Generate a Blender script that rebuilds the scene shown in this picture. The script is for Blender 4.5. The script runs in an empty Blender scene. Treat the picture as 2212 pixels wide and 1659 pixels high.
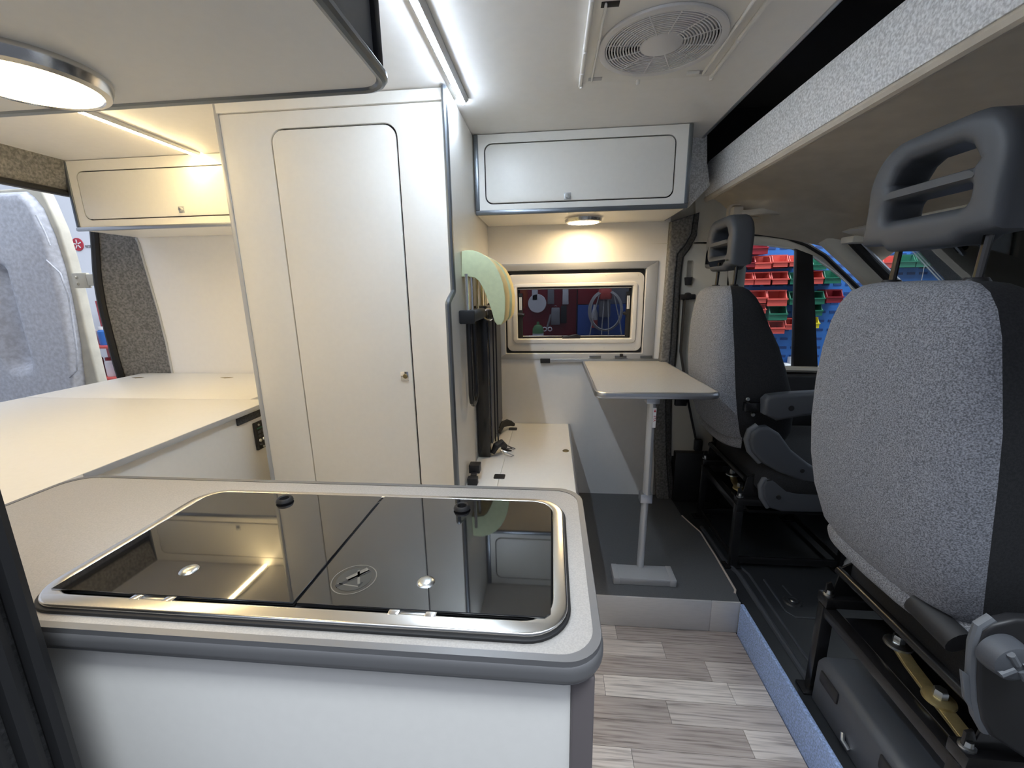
import bpy, bmesh, math, random
from mathutils import Vector, Matrix

random.seed(7)
S = bpy.context.scene
COL = S.collection
PI = math.pi

# ------------------------------------------------------------------ camera
CAM = Vector((0.0, 0.0, 1.26))
FPX = 898.0
_yaw, _pit, _rol = math.radians(5.6), math.radians(12.7), math.radians(-0.984)
_f = Vector((-math.sin(_yaw) * math.cos(_pit), math.cos(_yaw) * math.cos(_pit), -math.sin(_pit)))
_r0 = Vector((math.cos(_yaw), math.sin(_yaw), 0))
_u0 = _r0.cross(_f)
_r = _r0 * math.cos(_rol) + _u0 * math.sin(_rol)
_u = -_r0 * math.sin(_rol) + _u0 * math.cos(_rol)
cd = bpy.data.cameras.new('camera')
cam = bpy.data.objects.new('camera', cd)
COL.objects.link(cam)
m = Matrix((_r, _u, -_f)).transposed().to_4x4()
m.translation = CAM
cam.matrix_world = m
cd.sensor_width = 36.0
cd.lens = FPX / 2212.0 * 36.0
cd.clip_start = 0.02
S.camera = cam

# ------------------------------------------------------------------ world, exposure
w = bpy.data.worlds.new('workshop_daylight')
S.world = w
w.use_nodes = True
bg = w.node_tree.nodes['Background']
bg.inputs[0].default_value = (0.86, 0.94, 1.10, 1)
bg.inputs[1].default_value = 0.85
S.view_settings.view_transform = 'Standard'
S.view_settings.look = 'None'
S.view_settings.gamma = 1.0
S.view_settings.use_curve_mapping = False
S.view_settings.exposure = 1.05
S.cycles.max_bounces = 14
S.cycles.diffuse_bounces = 8


def area(name, loc, target, sx, sy, power, col):
    d = bpy.data.lights.new(name, 'AREA')
    d.shape = 'RECTANGLE'; d.size = sx; d.size_y = sy; d.energy = power; d.color = col
    o = bpy.data.objects.new(name, d)
    o.location = loc
    o.rotation_euler = (Vector(target) - Vector(loc)).to_track_quat('-Z', 'Y').to_euler()
    COL.objects.link(o)
    return o


# unseen lights added to brighten the floor through the door and the bin wall
area('added_floor_light', (0.3, -0.7, 4.0), (0.4, 0.9, 0.0), 1.6, 0.6, 42, (0.86, 0.94, 1.0))
area('added_bin_wall_light', (0.6, 2.75, 3.6), (0.6, 3.4, 0.8), 6.0, 0.4, 105, (0.92, 0.96, 1.0))


def at(px, py, x=None, y=None, z=None):
    """pixel of the 2212x1659 photograph -> point on the plane x=, y= or z="""
    d = _r * ((px - 1106.0) / FPX) + _u * ((829.5 - py) / FPX) + _f
    if x is not None:
        t = (x - CAM.x) / d.x
    elif y is not None:
        t = (y - CAM.y) / d.y
    else:
        t = (z - CAM.z) / d.z
    return CAM + d * t


def XZ(pts, y):
    return [(p.x, p.z) for p in (at(a, b, y=y) for a, b in pts)]


# ------------------------------------------------------------------ materials
MATS = {}


def mat(name, col, rough=0.5, metal=0.0, noise=None, bump=None, emit=None, spec=None, coat=0.0, col2=None, stretch=None, trans=None):
    if name in MATS:
        return MATS[name]
    m = bpy.data.materials.new(name)
    m.use_nodes = True
    nt = m.node_tree
    b = nt.nodes['Principled BSDF']
    b.inputs['Base Color'].default_value = (*col, 1)
    b.inputs['Roughness'].default_value = rough
    b.inputs['Metallic'].default_value = metal
    if spec is not None:
        b.inputs['Specular IOR Level'].default_value = spec
    if coat:
        b.inputs['Coat Weight'].default_value = coat
        b.inputs['Coat Roughness'].default_value = 0.03
    if emit:
        b.inputs['Emission Color'].default_value = (*emit[0], 1)
        b.inputs['Emission Strength'].default_value = emit[1]
    tc = None
    if noise or bump:
        tc = nt.nodes.new('ShaderNodeTexCoord')
        mp = nt.nodes.new('ShaderNodeMapping')
        nt.links.new(tc.outputs['Object'], mp.inputs[0])
        if stretch:
            mp.inputs['Scale'].default_value = stretch
    if noise:  # (scale, amount, detail)
        n = nt.nodes.new('ShaderNodeTexNoise')
        n.inputs['Scale'].default_value = noise[0]
        n.inputs['Detail'].default_value = noise[2] if len(noise) > 2 else 3
        nt.links.new(mp.outputs[0], n.inputs['Vector'])
        r = nt.nodes.new('ShaderNodeValToRGB')
        c2 = col2 or tuple(c * (1 - noise[1]) for c in col)
        r.color_ramp.elements[0].color = (*c2, 1)
        r.color_ramp.elements[1].color = (*col, 1)
        r.color_ramp.elements[0].position = 0.36
        r.color_ramp.elements[1].position = 0.64
        nt.links.new(n.outputs['Fac'], r.inputs[0])
        nt.links.new(r.outputs[0], b.inputs['Base Color'])
    if bump:  # (scale, strength, distance)
        n = nt.nodes.new('ShaderNodeTexNoise')
        n.inputs['Scale'].default_value = bump[0]
        n.inputs['Detail'].default_value = 3
        nt.links.new(mp.outputs[0], n.inputs['Vector'])
        bp = nt.nodes.new('ShaderNodeBump')
        bp.inputs['Strength'].default_value = bump[1]
        bp.inputs['Distance'].default_value = bump[2] if len(bump) > 2 else 0.002
        nt.links.new(n.outputs['Fac'], bp.inputs['Height'])
        nt.links.new(bp.outputs[0], b.inputs['Normal'])
    MATS[name] = m
    return m


def glass_mat(name, tint, ior=1.45):
    m = bpy.data.materials.new(name)
    m.use_nodes = True
    nt = m.node_tree
    nt.nodes.remove(nt.nodes['Principled BSDF'])
    out = nt.nodes['Material Output']
    t = nt.nodes.new('ShaderNodeBsdfTransparent')
    t.inputs[0].default_value = (*tint, 1)
    g = nt.nodes.new('ShaderNodeBsdfGlossy')
    g.inputs['Roughness'].default_value = 0.01
    f = nt.nodes.new('ShaderNodeFresnel')
    f.inputs['IOR'].default_value = ior
    mx = nt.nodes.new('ShaderNodeMixShader')
    nt.links.new(f.outputs[0], mx.inputs[0])
    nt.links.new(t.outputs[0], mx.inputs[1])
    nt.links.new(g.outputs[0], mx.inputs[2])
    nt.links.new(mx.outputs[0], out.inputs[0])
    MATS[name] = m
    return m


mat('laminate', (0.87, 0.845, 0.79), 0.38, noise=(60, 0.015), bump=(900, 0.03))
mat('laminate_wall', (0.89, 0.875, 0.85), 0.5, noise=(40, 0.015), bump=(900, 0.03))
mat('ceiling_panel', (0.85, 0.83, 0.80), 0.5, noise=(30, 0.02), bump=(1200, 0.04))
mat('end_grey', (0.16, 0.165, 0.18), 0.45)  # dark tone holds the shade on the near overhead cabinet's end
mat('joint', (0.012, 0.012, 0.014), 0.6)
mat('alu', (0.50, 0.52, 0.55), 0.34, 0.9, bump=(600, 0.02))
mat('alu_dark', (0.20, 0.22, 0.245), 0.36, 0.85)
mat('alu_paint', (0.52, 0.53, 0.545), 0.38, 0.35)
mat('worktop', (0.42, 0.40, 0.375), 0.42, noise=(420, 0.14, 2), bump=(700, 0.05))
mat('worktop_edge', (0.19, 0.188, 0.19), 0.42, 0.3)
mat('tabletop', (0.50, 0.49, 0.465), 0.36, noise=(380, 0.12, 2), bump=(700, 0.05))
mat('post_grey', (0.15, 0.13, 0.13), 0.55)
mat('steel', (0.72, 0.70, 0.66), 0.22, 1.0, bump=(300, 0.02))
mat('chrome', (0.85, 0.85, 0.86), 0.12, 1.0)
mat('post_chrome', (0.12, 0.115, 0.11), 0.18, 1.0)
mat('black_glass', (0.006, 0.006, 0.007), 0.025, 0, spec=0.75, coat=1.0)
mat('emblem_dim', (0.05, 0.05, 0.046), 0.3, 0.2)
mat('emblem_light', (0.22, 0.21, 0.19), 0.3, 0.6)
mat('rubber', (0.012, 0.012, 0.013), 0.6)
mat('black_plastic', (0.015, 0.015, 0.017), 0.45)
mat('black_metal', (0.012, 0.012, 0.013), 0.25, 0.0, spec=0.6)
mat('grey_plastic', (0.070, 0.076, 0.088), 0.5, bump=(700, 0.08))
mat('cover_plastic', (0.125, 0.135, 0.15), 0.5)
mat('dark_fabric', (0.022, 0.023, 0.026), 0.95, noise=(300, 0.4), bump=(700, 0.25))
mat('seat_fabric', (0.34, 0.355, 0.40), 0.95, noise=(420, 0.66, 4), bump=(500, 0.4, 0.002))
mat('seat_fabric_roll', (0.36, 0.37, 0.40), 0.95, noise=(420, 0.6, 2), bump=(500, 0.8, 0.004))
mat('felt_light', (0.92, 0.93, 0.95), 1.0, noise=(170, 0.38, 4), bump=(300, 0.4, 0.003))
mat('felt_grey', (0.25, 0.245, 0.235), 1.0, noise=(90, 0.5, 6), bump=(320, 0.4, 0.003))
mat('felt_dark', (0.085, 0.085, 0.085), 1.0, noise=(120, 0.5, 5), bump=(320, 0.4, 0.003))
mat('felt_door', (0.58, 0.60, 0.66), 1.0, noise=(45, 0.22, 8), bump=(320, 0.3, 0.002))
mat('carpet_tinted', (0.42, 0.56, 0.90), 1.0, noise=(220, 0.4, 4), bump=(350, 0.6, 0.004))  # blue cast of the cool strip light put into the carpet colour
mat('platform', (0.115, 0.118, 0.122), 0.42, noise=(200, 0.1), bump=(900, 0.05))
mat('platform_edge', (0.55, 0.48, 0.42), 0.6)
mat('riser', (0.66, 0.65, 0.635), 0.4, 0.25, noise=(30, 0.05), stretch=(1, 1, 8))
mat('cab_mat', (0.022, 0.024, 0.027), 0.42, bump=(200, 0.12))
mat('mat_rib', (0.06, 0.065, 0.075), 0.28)  # paler than the mat to carry the bluish light on the ribs
mat('headliner', (0.60, 0.54, 0.455), 0.95, noise=(14, 0.10, 4), bump=(500, 0.15))
mat('beige_paint', (0.46, 0.44, 0.38), 0.5)
mat('beige_plastic', (0.66, 0.63, 0.55), 0.55, bump=(700, 0.08))
mat('door_paint', (0.56, 0.53, 0.44), 0.45, noise=(12, 0.15))
mat('frame_white', (0.82, 0.79, 0.74), 0.42)
mat('fan_white', (0.82, 0.80, 0.76), 0.35)
mat('fan_grille', (0.72, 0.71, 0.72), 0.3)
mat('fan_duct', (0.10, 0.10, 0.105), 0.6)
mat('fan_blade', (0.46, 0.46, 0.48), 0.35)
mat('cavity', (0.004, 0.004, 0.005), 0.9)
mat('foam_green', (0.62, 0.68, 0.43), 0.9, noise=(60, 0.06), bump=(500, 0.2))
mat('foam_yellow', (0.78, 0.66, 0.34), 0.9, noise=(60, 0.06), bump=(500, 0.2))
mat('gold_zinc', (0.62, 0.50, 0.24), 0.38, 0.8, noise=(40, 0.2))
mat('zinc', (0.62, 0.64, 0.64), 0.28, 1.0)
mat('brass', (0.30, 0.24, 0.12), 0.4, 0.8)
mat('lamp_warm', (1, 1, 1), 0.4, emit=((1.0, 0.74, 0.38), 12.5))
mat('lamp_warm_dim', (1, 1, 1), 0.4, emit=((1.0, 0.75, 0.42), 26.0))
mat('strip_warm', (1, 1, 1), 0.4, emit=((1.0, 0.76, 0.38), 50.0))
mat('strip_cool', (1, 1, 1), 0.4, emit=((0.78, 0.92, 1.10), 80.0))
mat('red_print', (0.45, 0.03, 0.05), 0.5)
mat('white_print', (0.75, 0.75, 0.76), 0.5)
mat('bin_red', (0.60, 0.085, 0.065), 0.4)
mat('bin_dark_red', (0.22, 0.012, 0.02), 0.4)
mat('bin_green', (0.015, 0.13, 0.075), 0.4)
mat('bin_yellow', (0.75, 0.62, 0.03), 0.4)
mat('bin_label', (0.75, 0.75, 0.75), 0.5)
mat('panel_blue', (0.035, 0.16, 0.50), 0.45, noise=(8, 0.12))
mat('panel_slot', (0.012, 0.05, 0.19), 0.6)
mat('wall_paint', (0.74, 0.76, 0.80), 0.8, noise=(2, 0.05))
mat('wall_light_stop', (0.16, 0.165, 0.18), 0.8, noise=(2, 0.05))  # darkened so the unseen side wall sends less light to the counter front
mat('concrete', (0.26, 0.26, 0.26), 0.8, noise=(4, 0.25, 6))
mat('cardboard', (0.50, 0.37, 0.22), 0.8)
mat('tool_red', (0.33, 0.02, 0.03), 0.35)
mat('tool_blue', (0.02, 0.07, 0.28), 0.4)
mat('tool_grey', (0.30, 0.30, 0.31), 0.45, 0.4)
mat('cable', (0.48, 0.47, 0.45), 0.5)
mat('leaf', (0.10, 0.25, 0.09), 0.5)
mat('van_white', (0.78, 0.78, 0.78), 0.35)
glass_mat('glass_clear', (0.90, 0.93, 0.93))
glass_mat('glass_tint', (0.30, 0.31, 0.335))


def plank_mat():
    m = bpy.data.materials.new('vinyl_plank')
    m.use_nodes = True
    nt = m.node_tree
    b = nt.nodes['Principled BSDF']
    b.inputs['Roughness'].default_value = 0.5
    N = nt.nodes.new
    L = nt.links.new
    tc = N('ShaderNodeTexCoord')
    oi = N('ShaderNodeObjectInfo')
    mul = N('ShaderNodeVectorMath'); mul.operation = 'MULTIPLY'
    comb = N('ShaderNodeCombineXYZ')
    mm = N('ShaderNodeMath'); mm.operation = 'MULTIPLY'; mm.inputs[1].default_value = 40
    L(oi.outputs['Random'], mm.inputs[0])
    L(mm.outputs[0], comb.inputs[0]); L(mm.outputs[0], comb.inputs[1])
    add = N('ShaderNodeVectorMath'); add.operation = 'ADD'
    L(tc.outputs['Object'], add.inputs[0]); L(comb.outputs[0], add.inputs[1])
    mp = N('ShaderNodeMapping'); mp.inputs['Scale'].default_value = (4, 95, 1)
    L(add.outputs[0], mp.inputs[0])
    n1 = N('ShaderNodeTexNoise'); n1.inputs['Scale'].default_value = 1.6; n1.inputs['Detail'].default_value = 7
    n1.inputs['Distortion'].default_value = 0.5
    L(mp.outputs[0], n1.inputs['Vector'])
    r = N('ShaderNodeValToRGB')
    e = r.color_ramp.elements
    e[0].position = 0.30; e[0].color = (0.30, 0.265, 0.245, 1)
    e[1].position = 0.70; e[1].color = (0.72, 0.67, 0.62, 1)
    e2 = r.color_ramp.elements.new(0.5); e2.color = (0.60, 0.55, 0.505, 1)
    L(n1.outputs['Fac'], r.inputs[0])
    # tone per plank
    r2 = N('ShaderNodeValToRGB')
    r2.color_ramp.elements[0].color = (0.62, 0.575, 0.565, 1)
    r2.color_ramp.elements[1].color = (1.1, 1.08, 1.06, 1)
    L(oi.outputs['Random'], r2.inputs[0])
    mx = N('ShaderNodeMix'); mx.data_type = 'RGBA'; mx.blend_type = 'MULTIPLY'
    mx.inputs[0].default_value = 1.0
    L(r.outputs[0], mx.inputs[6]); L(r2.outputs[0], mx.inputs[7])
    L(mx.outputs[2], b.inputs['Base Color'])
    bp = N('ShaderNodeBump'); bp.inputs['Strength'].default_value = 0.12; bp.inputs['Distance'].default_value = 0.001
    L(n1.outputs['Fac'], bp.inputs['Height']); L(bp.outputs[0], b.inputs['Normal'])
    MATS['vinyl_plank'] = m


plank_mat()


# ------------------------------------------------------------------ object helpers
def origin(o):
    v = Vector((0, 0, 0))
    while o is not None:
        v += o.location
        o = o.parent
    return v


def tag(o, label=None, cat=None, group=None, kind=None):
    if label: o['label'] = label
    if cat: o['category'] = cat
    if group: o['group'] = group
    if kind: o['kind'] = kind
    return o


def thing(name, loc, label, cat, group=None, kind=None):
    o = bpy.data.objects.new(name, None)
    o.empty_display_size = 0.05
    o.location = loc
    COL.objects.link(o)
    return tag(o, label, cat, group, kind)


def finish(me, name, material, parent, smooth=35, label=None):
    mats = material if isinstance(material, (list, tuple)) else [material]
    me.materials.clear()
    for mm_ in mats:
        me.materials.append(MATS[mm_])
    if smooth:
        me.shade_smooth()
        me.set_sharp_from_angle(angle=math.radians(smooth))
    o = bpy.data.objects.new(name, me)
    if parent is not None:
        off = origin(parent)
        me.transform(Matrix.Translation(-off))
        o.parent = parent
    COL.objects.link(o)
    if label: o['label'] = label
    return o


class MB:
    def __init__(s):
        s.bm = bmesh.new()

    def raw(s, vs, fs):
        v = [s.bm.verts.new(p) for p in vs]
        for f in fs:
            try:
                s.bm.faces.new([v[i] for i in f])
            except ValueError:
                pass
        return s

    def box(s, x0, x1, y0, y1, z0, z1):
        x0, x1 = min(x0, x1), max(x0, x1); y0, y1 = min(y0, y1), max(y0, y1); z0, z1 = min(z0, z1), max(z0, z1)
        vs = [(x0, y0, z0), (x1, y0, z0), (x1, y1, z0), (x0, y1, z0), (x0, y0, z1), (x1, y0, z1), (x1, y1, z1), (x0, y1, z1)]
        return s.raw(vs, [(0, 3, 2, 1), (4, 5, 6, 7), (0, 1, 5, 4), (1, 2, 6, 5), (2, 3, 7, 6), (3, 0, 4, 7)])

    def prism(s, poly, axis, a0, a1):
        """polygon extruded along an axis; poly in the two other axes (x->(y,z), y->(x,z), z->(x,y))"""
        def P(p, a):
            return {'x': (a, p[0], p[1]), 'y': (p[0], a, p[1]), 'z': (p[0], p[1], a)}[axis]
        n = len(poly)
        vs = [P(p, a0) for p in poly] + [P(p, a1) for p in poly]
        fs = [tuple(range(n))[::-1], tuple(range(n, 2 * n))] + [(i, (i + 1) % n, n + (i + 1) % n, n + i) for i in range(n)]
        return s.raw(vs, fs)

    def tube(s, pts, r, seg=8, closed=False, flat=None):
        pts = [Vector(p) for p in pts]
        n = len(pts)
        rs = r if isinstance(r, (list, tuple)) else [r] * n
        rings = []
        up = None
        for i, p in enumerate(pts):
            a = pts[i - 1] if (i > 0 or closed) else p
            b = pts[(i + 1) % n] if (i < n - 1 or closed) else p
            t = (b - a).normalized()
            if up is None:
                up = Vector((0, 0, 1)) if abs(t.z) < 0.9 else Vector((0, 1, 0))
            u = (up - t * up.dot(t)).normalized()
            up = u
            v = t.cross(u)
            fl = flat or 1.0
            rings.append([p + (u * math.cos(2 * PI * k / seg) + v * math.sin(2 * PI * k / seg) * fl) * rs[i] for k in range(seg)])
        vs = [q for rg in rings for q in rg]
        fs = []
        m_ = n if closed else n - 1
        for i in range(m_):
            j = (i + 1) % n
            for k in range(seg):
                l = (k + 1) % seg
                fs.append((i * seg + k, i * seg + l, j * seg + l, j * seg + k))
        if not closed:
            fs.append(tuple(range(seg))[::-1])
            fs.append(tuple((n - 1) * seg + k for k in range(seg)))
        return s.raw(vs, fs)

    def lathe(s, prof, c, axis='z', seg=32):
        """prof: list of (radius, height) from c along the axis"""
        c = Vector(c)
        vs, fs, idx = [], [], []
        for (r, h) in prof:
            row = []
            for k in range(seg if r > 1e-6 else 1):
                a = 2 * PI * k / seg
                p = {'z': (r * math.cos(a), r * math.sin(a), h), 'y': (r * math.cos(a), h, r * math.sin(a)), 'x': (h, r * math.cos(a), r * math.sin(a))}[axis]
                row.append(len(vs)); vs.append(c + Vector(p))
            idx.append(row)
        for a, b in zip(idx[:-1], idx[1:]):
            for k in range(seg):
                l = (k + 1) % seg
                if len(a) == 1 and len(b) == 1: continue
                if len(a) == 1: fs.append((a[0], b[k], b[l]))
                elif len(b) == 1: fs.append((a[k], a[l], b[0]))
                else: fs.append((a[k], a[l], b[l], b[k]))
        return s.raw(vs, fs)

    def loft(s, rings, cap=True, closed=True):
        n = len(rings[0])
        vs = [p for r in rings for p in r]
        fs = []
        for i in range(len(rings) - 1):
            for k in range(n if closed else n - 1):
                l = (k + 1) % n
                fs.append((i * n + k, i * n + l, (i + 1) * n + l, (i + 1) * n + k))
        if cap and closed:
            fs.append(tuple(range(n))[::-1])
            fs.append(tuple((len(rings) - 1) * n + k for k in range(n)))
        return s.raw(vs, fs)

    def xform(s, M):
        bmesh.ops.transform(s.bm, matrix=M, verts=s.bm.verts)
        return s

    def build(s, name, material, parent=None, bevel=0, seg=2, smooth=35, label=None):
        bm = s.bm
        bmesh.ops.recalc_face_normals(bm, faces=bm.faces)
        if bevel:
            ed = [e for e in bm.edges if len(e.link_faces) == 2 and e.calc_face_angle(0) > 0.5]
            bmesh.ops.bevel(bm, geom=ed, offset=bevel, segments=seg, profile=0.5, affect='EDGES', clamp_overlap=True)
        me = bpy.data.meshes.new(name)
        bm.to_mesh(me); bm.free()
        return finish(me, name, material, parent, smooth, label)


def rr(x0, x1, z0, z1, r, n=6):
    """rounded rectangle outline; r = one radius or (bl, br, tr, tl)"""
    rs = r if isinstance(r, (tuple, list)) else (r,) * 4
    out = []
    for (cx, cz, a0, q) in ((x0, z0, PI, rs[0]), (x1, z0, 1.5 * PI, rs[1]), (x1, z1, 0, rs[2]), (x0, z1, 0.5 * PI, rs[3])):
        if q < 1e-5:
            out.append((cx, cz)); continue
        ox = cx + q if cx == x0 else cx - q
        oz = cz + q if cz == z0 else cz - q
        for k in range(n + 1):
            a = a0 + 0.5 * PI * k / n
            out.append((ox + q * math.cos(a), oz + q * math.sin(a)))
    return out


def circ(cx, cz, r, n=40, ry=None):
    ry = ry or r
    return [(cx + r * math.cos(2 * PI * k / n), cz + ry * math.sin(2 * PI * k / n)) for k in range(n)]


def plate(name, loops, axis, a0, a1, material, parent=None, bevel=0.0, smooth=35, label=None, res=2):
    """flat outline(s) (first outer, the rest holes) with real thickness from a0 to a1 along an axis"""
    cu = bpy.data.curves.new('tmp', 'CURVE')
    cu.dimensions = '2D'
    cu.fill_mode = 'BOTH'
    t = abs(a1 - a0)
    cu.extrude = max(t / 2 - bevel, 1e-5)
    cu.bevel_depth = bevel
    cu.bevel_resolution = res
    cu.offset = -bevel
    for lp in loops:
        sp = cu.splines.new('POLY')
        sp.points.add(len(lp) - 1)
        for p, q in zip(sp.points, lp):
            p.co = (q[0], q[1], 0, 1)
        sp.use_cyclic_u = True
    ob = bpy.data.objects.new('tmp', cu)
    me = bpy.data.meshes.new_from_object(ob)
    bpy.data.objects.remove(ob); bpy.data.curves.remove(cu)
    me.name = name
    c = (a0 + a1) / 2
    for v in me.vertices:
        a, b, d = v.co
        v.co = {'x': (c + d, a, b), 'y': (a, c + d, b), 'z': (a, b, c + d)}[axis]
    bm = bmesh.new(); bm.from_mesh(me)
    bmesh.ops.remove_doubles(bm, verts=bm.verts, dist=1e-6)
    bmesh.ops.recalc_face_normals(bm, faces=bm.faces)
    bm.to_mesh(me); bm.free()
    return finish(me, name, material, parent, smooth, label)


def text_mesh(name, body, size, material, parent, M, extrude=0.0006):
    cu = bpy.data.curves.new('tmp', 'FONT')
    cu.body = body; cu.size = size; cu.extrude = extrude
    cu.align_x = 'CENTER'; cu.align_y = 'CENTER'
    ob = bpy.data.objects.new('tmp', cu)
    me = bpy.data.meshes.new_from_object(ob)
    bpy.data.objects.remove(ob); bpy.data.curves.remove(cu)
    me.transform(M); me.name = name
    return finish(me, name, material, parent, 0)


# ================================================================== dimensions
D = 2.20            # inner face of the left wall
ZC = 1.88           # ceiling
ZP = 0.128          # platform
YS = 1.38           # step
ZU = 1.575          # underside of the overhead cabinets
YC = 1.848          # front of the overhead cabinets
YT = 1.44           # front of the tall cabinet
ZB = 0.82           # bed
ZW = 0.820          # worktop

# ================================================================== the van shell
fl = thing('floor', (-0.2, 0.9, -0.03), 'wood-look vinyl plank floor between kitchen block and dark platform', 'floor', kind='structure')
MB().box(-1.19, 0.69, 0.40, YS, -0.03, -0.003).build('subfloor', 'joint', fl)
rows = [1.380, 1.316, 1.245, 1.167, 1.091, 1.017, 0.940, 0.866, 0.792, 0.718, 0.644, 0.570, 0.496, 0.422]
jpx = {1: [(1436, 1410)], 2: [(1530, 1450)], 3: [(1305, 1475), (1581, 1500)], 4: [(1444, 1535)], 5: [(1615, 1600)], 6: [(1367, 1640)]}
for i in range(len(rows) - 1):
    js = sorted(at(a, b, z=0).x for a, b in jpx.get(i, [])) or [random.uniform(0.1, 0.55)]
    x = js[0]
    while x > -1.1:
        x -= random.uniform(0.36, 0.5)
        js.insert(0, x)
    js = [-1.19] + [j for j in js if -1.1 < j < 0.66] + [0.688]
    for a, b in zip(js[:-1], js[1:]):
        MB().box(a + 0.0006, b - 0.0006, rows[i + 1] + 0.0006, rows[i] - 0.0006, -0.003, 0.0).build('plank', 'vinyl_plank', fl, smooth=0)

pf = thing('floor_platform', (0.2, 1.8, 0), 'raised dark grey dinette platform with silver step riser', 'platform', kind='structure')
ppoly = [(-0.33, YS + 0.006), (0.692, YS + 0.006), (0.700, 1.45), (0.704, 1.66), (0.702, 1.84), (0.675, 1.93), (0.660, 1.985), (0.655, D), (-0.33, D)]
MB().prism(ppoly, 'z', 0.0, ZP).build('platform_top', 'platform', pf, smooth=0)
ed = [(x + 0.002, y, ZP - 0.001) for x, y in [(0.69, 1.43), (0.700, 1.45), (0.704, 1.66), (0.702, 1.84), (0.675, 1.93), (0.660, 1.985)]]
MB().tube(ed, 0.0045, 6).build('edge_strip', 'platform_edge', pf)
jx = at(1535, 1330, y=YS).x
MB().box(-0.33, jx - 0.0006, YS, YS + 0.006, 0.0, ZP + 0.001).build('riser_panel', 'riser', pf, bevel=0.0008)
MB().box(jx + 0.0006, 0.693, YS, YS + 0.006, 0.0, ZP + 0.001).build('riser_panel', 'riser', pf, bevel=0.0008)

tr = plate('trim_1', [[(0.42, -0.01), (YS - 0.002, -0.01), (YS - 0.002, ZP - 0.002), (0.42, ZP - 0.002)]], 'x', 0.690, 0.704, 'carpet_tinted', bevel=0.004)
tag(tr, 'carpet strip along the cab step with the cool light tinted in', 'carpet trim', kind='structure')

cf = thing('floor_cab', (1.2, 1.2, 0.1), 'black rubber cab floor mat with pressed ribs', 'floor', kind='structure')
MB().prism([(0.7042, 0.40), (2.3, 0.40), (2.3, 2.24), (0.657, 2.24), (0.662, 1.985), (0.677, 1.93), (0.7042, 1.842)], 'z', 0.02, 0.118).build('cab_mat', 'cab_mat', cf)
for x0, r in ((0.760, 0.010), (0.80, 0.005)):
    MB().tube([(x0, 0.42, 0.118), (x0, 1.56, 0.118), (x0 - 0.02, 1.62, 0.118), (x0 - 0.03, 1.9, 0.118)], r, 8).build('mat_rib', 'mat_rib', cf)
MB().tube([(0.845, 1.53, 0.118), (0.84, 1.36, 0.118), (0.86, 1.335, 0.118), (0.95, 1.335, 0.118)], 0.004, 6).build('mat_rib', 'mat_rib', cf)
MB().tube([(0.90, 1.50, 0.118), (0.905, 1.42, 0.118)], 0.003, 6).build('mat_rib', 'mat_rib', cf)
pg = at(1712, 1299, z=0.12)
MB().lathe([(0.0, 0.005), (0.014, 0.005), (0.016, 0.001), (0.02, 0.001), (0.022, 0.005), (0.028, 0.005), (0.032, 0.0)], (pg.x, pg.y, 0.118), seg=28).build('mat_plug', 'cab_mat', cf)
MB().lathe([(0.0, 0.009), (0.006, 0.008), (0.008, 0.005)], (pg.x, pg.y, 0.118), seg=16).build('plug_stud', 'zinc', cf)

# left wall: white panel with a window opening
wl = thing('wall_left', (-0.9, D, 0.1), 'white laminate side wall panel with window opening', 'wall', kind='structure')
wo = (at(1096, 700, y=D).x - 0.012, at(1391, 700, y=D).x, at(1240, 764, y=D).z, at(1250, 585, y=D).z + 0.008)
wedge = XZ([(300, 525), (322, 600), (345, 680), (360, 740), (372, 800)], D)
outer = [(wedge[-1][0], 0.0), (0.565, 0.0), (at(1427, 773, y=D).x, 0.904), (at(1450, 480, y=D).x, 1.9), (-2.29, 1.9)] + wedge
plate('wall_panel', [outer, rr(wo[0], wo[1], wo[2], wo[3], 0.004, 2)], 'y', D, D + 0.018, 'laminate_wall', wl)
# grey edging towards the felt pillar
MB().tube([(x, D - 0.001, z) for x, z in [(-2.275, 1.575)] + wedge + [(wedge[-1][0], 0.80)]], 0.007, 6).build('edge_strip', 'alu_paint', wl)

# window
wx0, wx1, wz0, wz1 = wo
win = thing('window_1', ((wx0 + wx1) / 2, D, wz0), 'white framed tilting camper window in silver surround', 'window', kind='structure')
o_r = at(1417, 660, y=D).x; o_t = at(1250, 567, y=D).z; o_b = at(1240, 776, y=D).z; o_l = at(1074, 700, y=D).x
wd_ = 0.03
def mitre(name, quad):
    MB().prism(quad, 'y', D - 0.006, D + 0.002).build(name, 'alu_paint', win, bevel=0.0015)
mitre('surround_strip', [(o_l, o_t), (o_r, o_t), (wx1, wz1), (wx0, wz1)])
mitre('surround_strip', [(o_l, o_b), (wx0, wz0), (wx1, wz0), (o_r, o_b)])
mitre('surround_strip', [(o_l, o_t), (wx0, wz1), (wx0, wz0), (o_l, o_b)])
mitre('surround_strip', [(o_r, o_t), (o_r, o_b), (wx1, wz0), (wx1, wz1)])
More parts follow.
